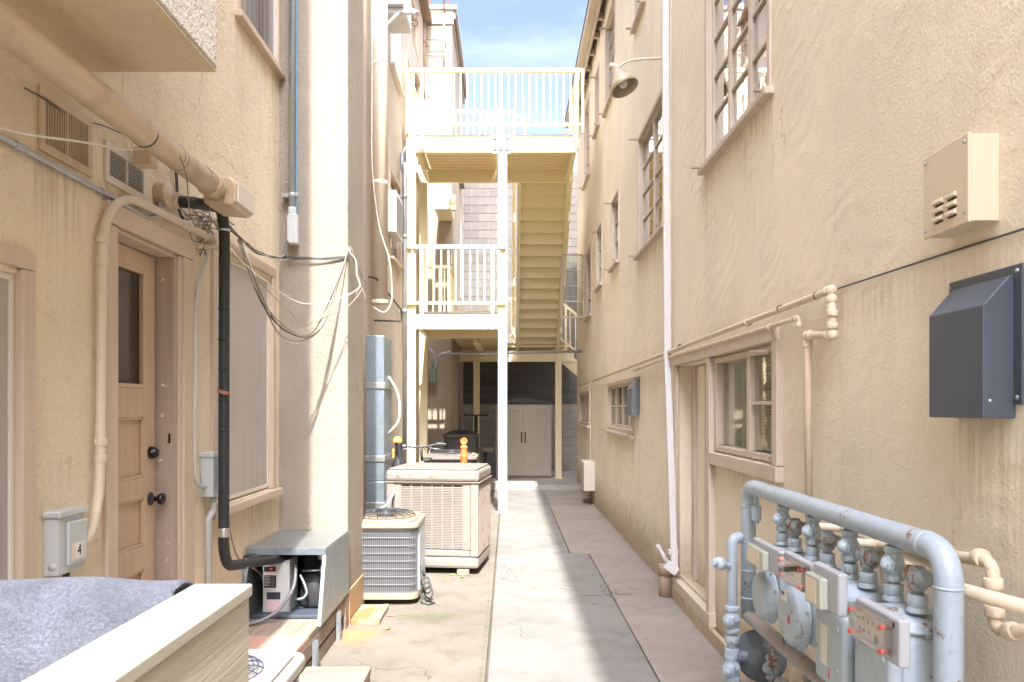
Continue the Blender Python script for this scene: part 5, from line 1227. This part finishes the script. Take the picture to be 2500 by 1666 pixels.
# vent cover boxes
t = T('vent_cover', 'cream metal vent cover with six louvres high on the right wall', 'vent', (XR, 2.5, 2.2))
a0, a1, c0, c1 = 2.367, 2.617, 2.205, 2.465; Xf = 1.365
MB().box(Xf+.012, XR, a0, a1, c0, c1).build('body', M['offwhite'], t, bev=.003)
fp = MB().box(Xf, Xf+.0115, a0-.004, a1+.004, c0-.004, c1+.004).build('cover_plate', M['offwhite'], t, bev=.004)
ms = paint('cream_enamel', (.66,.57,.43), .45, .03, .08); fp.data.materials[0] = ms; [o for o in t.children][0].data.materials[0] = ms
lv = None
for j in range(2):
    for k in range(3):
        y = a0+.055+j*.075; z = c0+.035+k*.027
        if lv is None:
            b = MB(); b.prism([(Xf-.0005,y,z),(Xf-.012,y,z+.002),(Xf-.010,y,z+.012),(Xf-.0005,y,z+.018)], (0,.052,0)); lv = b.build('louvre', ms, t, bev=.002); l0 = (y, z)
        else: kid(lv, t, (0, y-l0[0], z-l0[1]))
for (y, z) in ((a0+.015,c0+.03),(a1-.015,c0+.02),(a0+.015,c1-.02),(a1-.015,c1-.02)): MB().lathe((Xf,y,z), (-1,0,0), [(0,.006),(.003,.006),(.004,.001)], 10).build('screw', M['galv'], t)
b = MB()
for j in range(2):
    for k in range(3): y = a0+.055+j*.075; z = c0+.035+k*.027; b.box(Xf-.0007, Xf-.0001, y+.002, y+.05, z-.006, z-.0005)
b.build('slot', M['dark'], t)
def hood(name, lab, y0, y1, z0, z1, zs, proj, m, mt):
    t = T(name, lab, 'vent hood', (XR, (y0+y1)/2, z0)); X0 = XR-proj
    b = MB(); b.prism([(XR,y0,z0),(X0,y0,z0),(X0,y0,z1),(XR-.02,y0,zs),(XR,y0,zs)], (0,y1-y0,0)); b.build('hood', M[m], t, bev=.0035)
    fl = MB().box(XR-.008, XR-.001, y0-.025*(y1-y0)/.25-.01, y1+.04, z0+.04, zs+.03).build('flange', M[m], t, bev=.003)
    for (y, z) in ((y0-.02,z0+.06),(y0-.02,zs+.01),(y1+.03,zs+.01)): MB().lathe((XR-.008,y,z), (-1,0,0), [(0,.007),(.004,.007),(.005,.001)], 8).build('screw', M['galv'], t)
    MB().lathe((X0+.02,y0,z0+.05), (0,-1,0), [(0,.006),(.003,.006),(.004,.001)], 8).build('rivet', M['galv'], t)
    return t
hood('vent_hood', 'large charcoal metal vent hood on the near right wall', 2.29, 2.585, 1.618, 1.945, 2.03, .095, 'hood', 'hood')
hood('vent_hood', 'small charcoal vent hood beside the multi-pane low window', 8.87, 9.24, 1.555, 1.86, 1.965, .088, 'hoodG', 'hood')
# thin black cable and the two cream pipes over the door
o = tag(MB().tube([PX(2560,540,XR-.006), PX(2300,622,XR-.006), PX(2040,707,XR-.008)], .0035, 6).build('straight_cable', M['cabled']), 'thin black cable running straight along the near right wall above the charcoal hood', 'cable')
recenter(o, (XR,3,2.16))
Xp = XR-.05
t = T('upper_gas_pipe', 'upper cream pipe crossing above the door, stepping down beside the window to the ground', 'pipe', (Xp, 4, 2.1))
pts = [PX(1412,944,Xp), PX(1640,853,Xp), PX(2010,717,Xp), PX(2032,712,Xp), PX(2033,812,Xp), PX(2030,820,Xp), PX(1972,822,Xp), PX(1972,835,Xp), PX(1975,1300,Xp)]
pts[6].y = pts[5].y+.0; pts = [pts[0], pts[1], PX(2030,709,Xp), PX(2033,818,Xp), PX(1972,820,Xp), PX(1975,1320,Xp)]
b = MB(); b.tube(bend([pts[0], pts[2], pts[3]], .03, 6), .017, 14); b.tube(bend([pts[2], pts[3], pts[4], pts[5]], .025, 6), .018, 14); b.build('tube', M['pvcR'], t)
b = MB()
for (p, a) in ((pts[2]+Vector((0,.04,0)),(0,1,0)),(pts[2]-Vector((0,0,.04)),(0,0,1)),(pts[3]+Vector((0,0,.04)),(0,0,1)),(pts[3]+Vector((0,.04,0)),(0,1,0)),(pts[4]-Vector((0,.04,0)),(0,1,0)),(pts[4]-Vector((0,0,.04)),(0,0,1)),(PX(1826,788,Xp),(0,1,0)),(PX(2033,765,Xp),(0,0,1))): collar(b, p, a, .024, .028)
b.build('fitting', M['pvc'], t)
for p in (pts[2], pts[3], pts[4]): MB().lathe(p+Vector((0,.0,-.022)), (0,0,1), [(0,.012),(.008,.022),(.022,.025),(.036,.022),(.044,.012)], 14).build('elbow', M['pvc'], t)
b = MB()
for (x, y) in ((1905,754),(1995,722),(1660,846)): p = PX(x,y,Xp); b.lathe(p-Vector((0,.006,0)), (0,1,0), [(0,.019),(.012,.019)], 14)
b.build('pipe_tie', M['cabled'], t)
t = T('lower_gas_pipe', 'lower cream pipe over the door ending in an open elbow', 'pipe', (Xp, 5, 2.05))
b = MB(); q = PX(1952,776,Xp); b.tube(bend([PX(1548,905,Xp), PX(1648,868,Xp), q, q-Vector((0,0,.04))], .025, 6), .013, 12); b.build('tube', M['pvcR'], t)
b = MB(); collar(b, q-Vector((0,0,.035)), (0,0,1), .02, .022); collar(b, q+Vector((0,.03,0)), (0,1,0), .019, .022); collar(b, PX(1880,800,Xp), (0,1,0), .019, .02); collar(b, PX(1548,905,Xp), (0,1,0), .017, .02); b.build('fitting', M['pvc'], t)
MB().tube(bend([PX(1648,868,Xp)+Vector((0,.02,0)), PX(1645,880,XR-.03), PX(1655,905,XR-.02), PX(1657,1410,XR-.02)], .03), .010, 8).build('drop_tube', M['pvc'], t)
o = tag(MB().tube(bend([PX(1441,928,XR-.02), PX(1441,1230,XR-.02)], .03), .012, 8).build('thin_conduit', M['pvc']), 'thin beige conduit beside the farthest low window', 'conduit')

# ================================================================ GAS METER MANIFOLD
XM = 1.20
G = T('gas_manifold', 'blue-grey gas pipe manifold frame with rusty valves along the right wall', 'gas pipe', (XM, 3, 0))
ptn, ptf = P(2325,1420,2.16), P(1828,1180,3.97)
ZTOP, ZLOW, YN, YFm = 1.258, .61, 2.17, 3.98
b = MB(); b.tube(bend([(XM,YFm,.60),(XM,YFm,ZTOP),(XM,YN,ZTOP),(XM,YN,-.02)], .10, 8), .037, 24); b.build('main_pipe', M['blue'], G)
b = MB()
for (p, a) in (((XM,YFm,ZTOP-.10),(0,0,1)),((XM,YFm,ZTOP-.28),(0,0,1)),((XM,YFm,ZTOP-.42),(0,0,1)),((XM,YFm,.70),(0,0,1)),((XM,YN,ZTOP-.10),(0,0,1)),((XM,YN+.11,ZTOP),(0,1,0))): b.lathe(Vector(p)-Vector(a)*.004, a, [(0,.037),(.003,.0395),(.006,.0395),(.009,.037)], 24)
b.build('weld_ring', M['blue'], G)
b = MB(); b.tube(bend([(XM,YFm,.66),(XM,YFm,ZLOW-.0),(XM,YFm-.1,ZLOW),(XM,YN+.0,ZLOW)], .08, 6), .033, 18); b.build('lower_pipe', M['bluedk'], G)
# riser with valves at the far end
rx_, ry_ = XM-.09, YFm-.03
b = MB(); b.tube(bend([(XM-.03,YFm,1.00),(rx_,ry_,1.0),(rx_,ry_,0)], .05, 6), .026, 16); rr_ = b.build('riser', M['blue'], G)
def valve(par, c, s=1.0, ax=(-1,0,0), m='blue', side=True):
    c = Vector(c); a = Vector((0,0,1))
    b = MB(); b.lathe(c-a*.055*s, a, [(0,.026*s),(.004*s,.030*s),(.020*s,.030*s),(.022*s,.024*s),(.035*s,.028*s),(.055*s,.036*s),(.075*s,.028*s),(.088*s,.024*s),(.09*s,.030*s),(.106*s,.030*s),(.11*s,.026*s)], 8)
    v = b.build('valve', M[m], par, bev=.0015)
    b = MB(); b.lathe(c, ax, [(.02*s,.026*s),(.038*s,.026*s),(.040*s,.020*s),(.050*s,.020*s),(.052*s,.011*s),(.060*s,.011*s),(.061*s,.001)], 6); b.build('valve_stem', M[m], v, bev=.001)
    return v
valve(G, (rx_,ry_,.60), 1.25, (-.6,-.8,0)); valve(G, (rx_,ry_,.36), 1.3, (-.6,-.8,0)); valve(G, (rx_,ry_,.12), 1.1, (-.6,-.8,0), 'blueR')
b = MB()
for z in (.50, .44, .25): collar(b, (rx_,ry_,z), (0,0,1), .036, .035)
b.build('union', M['blue'], G, bev=.002)
b = MB(); b.tube([(rx_,ry_,.86),(rx_-.06,ry_-.05,.88)], .016, 10); b.lathe((rx_-.05,ry_-.04,.88), (-.75,-.6,.2), [(0,.020),(.02,.032),(.05,.034),(.06,.026),(.065,.018),(.09,.018),(.091,.001)], 8); b.build('plug_cock', M['blue'], G, bev=.002)
b = MB(); b.lathe((XM+.06,YFm-.02,.42), (-.55,-.8,0), [(0,.09),(.01,.125),(.02,.13),(.028,.13),(.032,.11),(.07,.06),(.10,.035),(.101,.001)], 32); b.tube([(rx_,ry_,.42),(XM+.04,YFm-.06,.42)], .03, 12); b.build('regulator', paint('slate_regulator', (.16,.19,.23), .35, .1, .2), G)
b = MB(); b.tube([(XM,YFm-.13,ZTOP),(XM,YFm-.13,ZTOP-.17)], .013, 10); collar(b,(XM,YFm-.13,ZTOP-.12),(0,0,1),.024,.07); b.build('capped_stub', M['blue'], G, bev=.001)
# meters
def hexnut(b, c, r, h, ax=(0,0,1)): a = Vector(ax).normalized(); b.lathe(Vector(c)-a*h/2, a, [(0,r*.9),(h*.12,r),(h*.88,r),(h,r*.9)], 8)
ys = [3.48, 3.14, 2.80, 2.48]
for i, y in enumerate(ys):     # drops from the header to each meter
    b = MB(); b.tube([(XM,y,ZTOP-.02),(XM,y,1.07)], .0175, 12); b.build('drop_pipe', M['blueR'], G)
    valve(G, (XM,y,1.165), 1.0, (-.8,-.6,0), 'meter')
def meter(i, y, shape, lab, grp='gas meters hanging on the blue-grey manifold', zt=1.05):
    yo = y-.145                                     # outlet spud towards the camera
    t = T('gas_meter', lab, 'gas meter', (XM, (y+yo)/2, zt-.32), grp); yc = (y+yo)/2
    b = MB()
    for yy in (y, yo): hexnut(b, (XM,yy,zt+.035), .030, .035); b.lathe((XM,yy,zt), (0,0,1), [(0,.034),(.012,.030),(.02,.024),(.03,.024)], 16)
    b.build('union_nut', M['meter'], t, bev=.002)
    b = MB(); b.tube([(XM,yo,zt+.05),(XM,yo,zt+.10)], .0165, 12); b.build('outlet_nipple', M['blueR'], t)
    b = MB(); b.lathe((XM,yo,zt+.065), (0,0,1), [(0,.022),(.005,.026),(.022,.026),(.03,.022),(.06,.024),(.07,.018)], 14); b.lathe((XM,yo+.045,zt+.105), (0,-1,0), [(0,.022),(.004,.027),(.02,.027),(.024,.022),(.066,.022),(.07,.027),(.086,.027),(.09,.014),(.105,.014)], 14); b.build('tee', M['blueR'], t)
    if shape == 'round':
        b = MB(); b.box(XM-.075, XM+.07, yc-.115, yc+.115, zt-.30, zt-.005); b.build('body', M['meter'], t, bev=.03, segs=4)
        R = .105 if i == 0 else .115
        n = 28; zc = zt-.205; b = MB(); X0 = XM-.078
        for k, (dx, sc) in enumerate(((0,1.08),(-.008,1.08),(-.010,1.0),(-.035,.97),(-.052,.86),(-.056,.70))): 
            pass
        rings = [(0,1.10),(-.008,1.10),(-.010,1.0),(-.035,.97),(-.052,.86),(-.056,.70),(-.057,.01)]; st = 0
        for (dx, sc) in rings:
            for k in range(n):
                a = 2*math.pi*k/n; b.v.append(Vector((X0+dx, yc+R*.98*sc*math.cos(a), zc+R*1.02*sc*math.sin(a))))
        for r_ in range(len(rings)-1):
            for k in range(n): a_, c_ = r_*n+k, r_*n+(k+1) % n; b.f.append((a_,c_,c_+n,a_+n)); b.sm.append(True)
        b.build('diaphragm_cover', M['meter'], t)
        bb = MB()
        for k in range(8): a = 2*math.pi*(k+.5)/8; bb.lathe((X0-.008, yc+R*1.06*math.cos(a), zc+R*1.06*math.sin(a)), (-1,0,0), [(0,.007),(.006,.007),(.007,.001)], 6)
        bb.build('bolt', M['meter'], t)
        face = X0-.058
    else:
        b = MB(); b.box(XM-.07, XM+.08, yc-.125, yc+.125, zt-.36, zt-.045); b.build('body', M['meter'], t, bev=.035, segs=4)
        MB().box(XM-.105, XM-.06, yc-.125, yc+.125, zt-.36, zt-.085).build('front_case', M['meter'], t, bev=.04, segs=5)
        b = MB(); b.lathe((XM+.0,yc,zt-.055), (0,0,1), [(0,.12),(.003,.135),(.014,.135),(.016,.128),(.026,.132),(.036,.12),(.05,.06),(.055,.045)], 32); b.build('top_flange', M['meter'], t)
        bb = MB()
        for k in range(10): a = 2*math.pi*(k+.5)/10; bb.lathe((XM+.127*math.cos(a), yc+.127*math.sin(a), zt-.062), (0,0,1), [(0,.008),(.03,.008),(.031,.001)], 6)
        bb.build('bolt', M['meter'], t)
        bb = MB(); 
        for (dy, dz_) in ((-.09,-.14),(-.09,-.28),(.09,-.14),(.09,-.28)): bb.lathe((XM-.10, yc+dy*.9, zt+dz_), (-1,-.3,0), [(0,.012),(.004,.012),(.008,.007),(.009,.001)], 10)
        bb.build('case_lug', M['meter'], t)
        face = XM-.1055
    return t, yc, face
def index_box(t, X, y0, y1, z0, z1, clear, nums=()):
    """grey register housing facing the alley"""
    ib = MB().box(X, X+.030, y0, y1, z0, z1).build('index_box', M['ert'], t, bev=.008, segs=3)
    h = z1-z0; w = y1-y0
    if clear:   # dial window towards the far end
        MB().box(X-.004, X-.001, y0+w*.34, y1-w*.10, z0+h*.24, z1-h*.20).build('dial_plate', M['dial'], ib)
        b = MB()
        for k in range(5): b.lathe((X-.0042, y0+w*(.42+.11*k), z0+h*.60+.004*(k % 2)), (-1,0,0), [(0,.0055),(.0006,.0055),(.0007,.001)], 8)
        for k in range(3): b.lathe((X-.0042, y0+w*(.62+.11*k), z0+h*.38), (-1,0,0), [(0,.005),(.0006,.005),(.0007,.001)], 8)
        b.build('dials', M['ink'], ib)
        MB().box(X-.024, X-.0045, y0+w*.10, y1-w*.04, z0+h*.14, z1-h*.10).build('clear_cover', M['clear'], ib, bev=.004)
        b = MB()
        for (yy, zz) in ((y0+w*.22,z1-h*.27),(y0+w*.22,z0+h*.22),(y1-w*.07,z1-h*.27),(y1-w*.07,z0+h*.24)): b.lathe((X-.025,yy,zz), (1,0,0), [(0,.007),(.016,.007)], 12)
        b.build('seal_plug', M['red'], ib)
    else:
        MB().box(X-.028, X-.0005, y0+w*.36, y1-w*.02, z0+h*.02, z1-h*.24).build('meter_window', paint('yellowed_window', (.40,.43,.36), .3, .05, .2), ib, bev=.006)
        MB().box(X-.0295, X-.0285, y0+w*.50, y1-w*.07, z0+h*.10, z1-h*.33).build('dial_plate', M['dial'], ib)
    for (txt, s, yy, zz, m) in nums: text_mesh('number', txt, s, M[m], ib, Matrix.Translation((X-.006 if clear and m=='ink' and s>.02 else X-.0012, yy, zz)) @ Matrix.Rotation(math.radians(-90), 4, 'Z') @ Matrix.Rotation(math.radians(90), 4, 'X'))
    return ib
LT = lambda X, y, z: Matrix.Translation((X, y, z)) @ Matrix.Rotation(math.radians(-90), 4, 'Z') @ Matrix.Rotation(math.radians(90), 4, 'X')
t1, yc, f1 = meter(0, ys[0], 'round', 'rusty round-faced gas meter farthest along the manifold, yellowed register window')
index_box(t1, 1.055, 3.09, 3.44, .985, 1.09, False)
t2_, yc, f2 = meter(1, ys[1], 'round', 'round-faced gas meter painted with a red 6')
index_box(t2_, 1.03, 2.70, 2.98, 1.0, 1.115, True, (('6', .018, 2.725, 1.095, 'ink'),))
text_mesh('number', '6', .050, M['redp'], t2_, LT(f2-.001, yc-.045, .845)); text_mesh('number', '6', .055, M['cabled'], t2_, LT(f2+.004, yc+.02, .745))
MB().box(f2-.0012, f2+.001, yc-.03, yc+.035, .905, .945).build('label_plate', M['paper'], t2_); MB().box(f2-.0018, f2-.0013, yc+.0, yc+.03, .925, .940).build('label_print', paint('blue_print', (.06,.10,.35)), t2_)
t3, yc, f3 = meter(2, ys[2], 'tin', 'tin-cased gas meter with a red stroke and a plain grey register', zt=1.05)
index_box(t3, 1.02, 2.46, 2.67, 1.0, 1.135, False)
MB().box(f3-.002, f3+.0, yc+.005, yc+.06, .76, .90).build('name_plate', M['offwhite'], t3, bev=.001)
text_mesh('number', '1', .05, M['redp'], t3, LT(f3-.001, yc-.01, .74))
t4, yc, f4 = meter(3, ys[3], 'tin', 'nearest gas meter, big tin case painted with a red 8', zt=1.05)
index_box(t4, 1.00, 2.035, 2.30, .98, 1.105, True, (('8', .020, 2.065, 1.085, 'ink'), ('8', .034, 2.155, 1.02, 'ink')))
text_mesh('number', '8', .058, M['redp'], t4, LT(f4-.001, yc-.055, .735))
MB().box(f4-.002, f4, yc+.0, yc+.08, .66, .80).build('name_plate', M['meter'], t4, bev=.002)
# second, lower row hanging from the lower pipe
for i, (y, lab) in enumerate(((3.62, 'low gas meter in the second row next to the corner riser'), (3.20, 'low gas meter in the second row half hidden under the meter marked 6'))):
    b = MB(); b.tube([(XM,y,ZLOW),(XM,y,.36)], .0165, 12); b.build('drop_pipe', M['blueR'], G); valve(G, (XM,y,.47), 1.0, (-.8,-.6,0), 'blueR')
    tt, yc, ff = meter(1, y, 'round', lab, zt=.33)
    index_box(tt, 1.03, yc-.14, yc+.13, .27, .385, False)
# cream house lines leaving the meters
t = T('house_gas_lines', 'cream painted gas lines running from the meters along the right wall with a drop elbow', 'gas pipe', (1.35, 2.5, .9))
def line(pts, r=.0175, rad=.04): return MB().tube(bend(pts, rad, 6), r, 14)
l1 = [(XM,3.335,1.155),(XM+.10,3.32,1.155),(XR-.06,3.20,1.155),(XR-.06,2.35,1.15)]
line([(XM,3.335,1.155),(1.39,3.30,1.15),(1.39,2.55,1.14)]).build('tube', M['pvcR'], t)
A_ = [Vector((XM,2.995,1.155)), Vector((1.37,2.95,1.14)), P(2425,1372,2.22), P(2428,1545,2.22), P(2560,1535,2.05)]
line(A_, .018, .05).build('tube', M['pvcR'], t)
B2 = [Vector((XM,2.655,1.14)), P(2150,1385,2.62), P(2300,1425,2.35), P(2560,1500,2.05)]
line([Vector((XM,2.655,1.14)), Vector((1.30,2.64,1.13)), P(2270,1418,2.36), P(2580,1505,1.95)], .020, .05).build('tube', M['pvcR'], t)
b = MB()
for (p, a) in ((A_[2]+Vector((0,.06,.0)),(0,1,0)),(A_[2]-Vector((0,0,.06)),(0,0,1)),(A_[3]+Vector((0,0,.06)),(0,0,1)),(A_[3]+(A_[4]-A_[3]).normalized()*.06, A_[4]-A_[3])): collar(b, p, a, .026, .03)
b.build('fitting', M['pvc'], t)
b = MB(); b.tube(bend([(1.39,2.95,1.13),(1.40,2.95,.98),(1.41,2.80,.96)], .05), .018, 12); collar(b,(1.39,2.95,1.08),(0,0,1),.025,.03); b.build('tube', M['pvcR'], t)
o = tag(MB().cyl((XR-.03,4.02,.0),(XR-.03,4.02,1.2), .0001, 4).build('x', M['pvc']), 'x', 'x') if False else None
# ---------------------------------------------------------------- grit and crumbs along the foot of the walls
b = MB(); rg = random.Random(3)
for k in range(900):
    y = rg.uniform(2.0, 16.5) if k < 600 else rg.uniform(4.5, 9.5); x = XR-.01-abs(rg.gauss(0, .035)) if k < 600 else rg.uniform(-1.1, 1.3); s = rg.uniform(.002, .008 if k < 600 else .004)
    n = len(b.v); a = rg.uniform(0, 6)
    b.v += [Vector((x+s*math.cos(a), y+s*math.sin(a), .001)), Vector((x+s*math.cos(a+2.1), y+s*math.sin(a+2.1), .001)), Vector((x+s*math.cos(a+4.2), y+s*math.sin(a+4.2), .001)), Vector((x, y, .001+s*rg.uniform(.5, 1.2)))]
    for q in ((0,1,3),(1,2,3),(2,0,3),(0,2,1)): b.f.append(tuple(n+i for i in q)); b.sm.append(False)
o = b.build('grit', paint('grit', (.20,.165,.125), .9, .4, .3), kind='stuff')
# ---------------------------------------------------------------- litter
ll = [(-1.02,6.60),(-.93,6.28),(-.62,7.75),(-.55,7.82),(-.45,7.72),(-.9,5.9)]
for i, (x, y) in enumerate(ll):
    b = MB(); a = random.uniform(0,6); s = .03
    p = [Vector((x+s*math.cos(a+k*1.25)*random.uniform(.6,1.3), y+s*math.sin(a+k*1.25)*random.uniform(.6,1.3), .004+random.uniform(0,.012))) for k in range(5)]
    b.prism(p, (0,0,.0015)); o = b.build('dry_leaf', M['wirey']); tag(o, ('dry leaf on the pavement by the rust-stained pad','dry leaf in the mossy patch beside the small condenser','dry leaf under the front edge of the big beige air conditioner, left one','dry leaf under the front edge of the big beige air conditioner, middle one','dry leaf nearest the wood block under the big beige air conditioner','dry leaf on the rust stain in front of the concrete pad')[i], 'leaf', 'dry leaves on the pavement')
# ---------------------------------------------------------------- loose pieces of a fitting set become parts of their own
def split_parts(names):
    for o in list(bpy.data.objects):
        if o.type != 'MESH' or o.name.split('.')[0] not in names or o.get('kind') or o.data.users > 1: continue
        me = o.data; par = list(range(len(me.vertices)))
        def find(a):
            while par[a] != a: par[a] = par[par[a]]; a = par[a]
            return a
        for e in me.edges:
            a, b_ = find(e.vertices[0]), find(e.vertices[1])
            if a != b_: par[a] = b_
        comp = {}
        for p in me.polygons: comp.setdefault(find(p.vertices[0]), []).append(p)
        if len(comp) < 2: continue
        for ps in list(comp.values()):
            idx = {}; vv = []; ff = []; sm = []
            for p in ps:
                f_ = []
                for v in p.vertices:
                    if v not in idx: idx[v] = len(vv); vv.append(me.vertices[v].co.copy())
                    f_.append(idx[v])
                ff.append(f_); sm.append(p.use_smooth)
            m2 = bpy.data.meshes.new(me.name); m2.from_pydata(vv, [], ff); m2.update(); m2.materials.append(me.materials[0])
            for p, s_ in zip(m2.polygons, sm): p.use_smooth = s_
            c = o.copy(); c.data = m2; COL.objects.link(c)
        for ch in list(o.children): ch.parent = o.parent
        bpy.data.objects.remove(o)
split_parts({'fitting', 'coupling', 'weld_ring', 'union_nut', 'case_lug', 'cabinet', 'collar', 'pipe_tie', 'seal_plug', 'hinge', 'panel_margin', 'bolt', 'window_surround', 'union', 'slot', 'muntin', 'tail'})
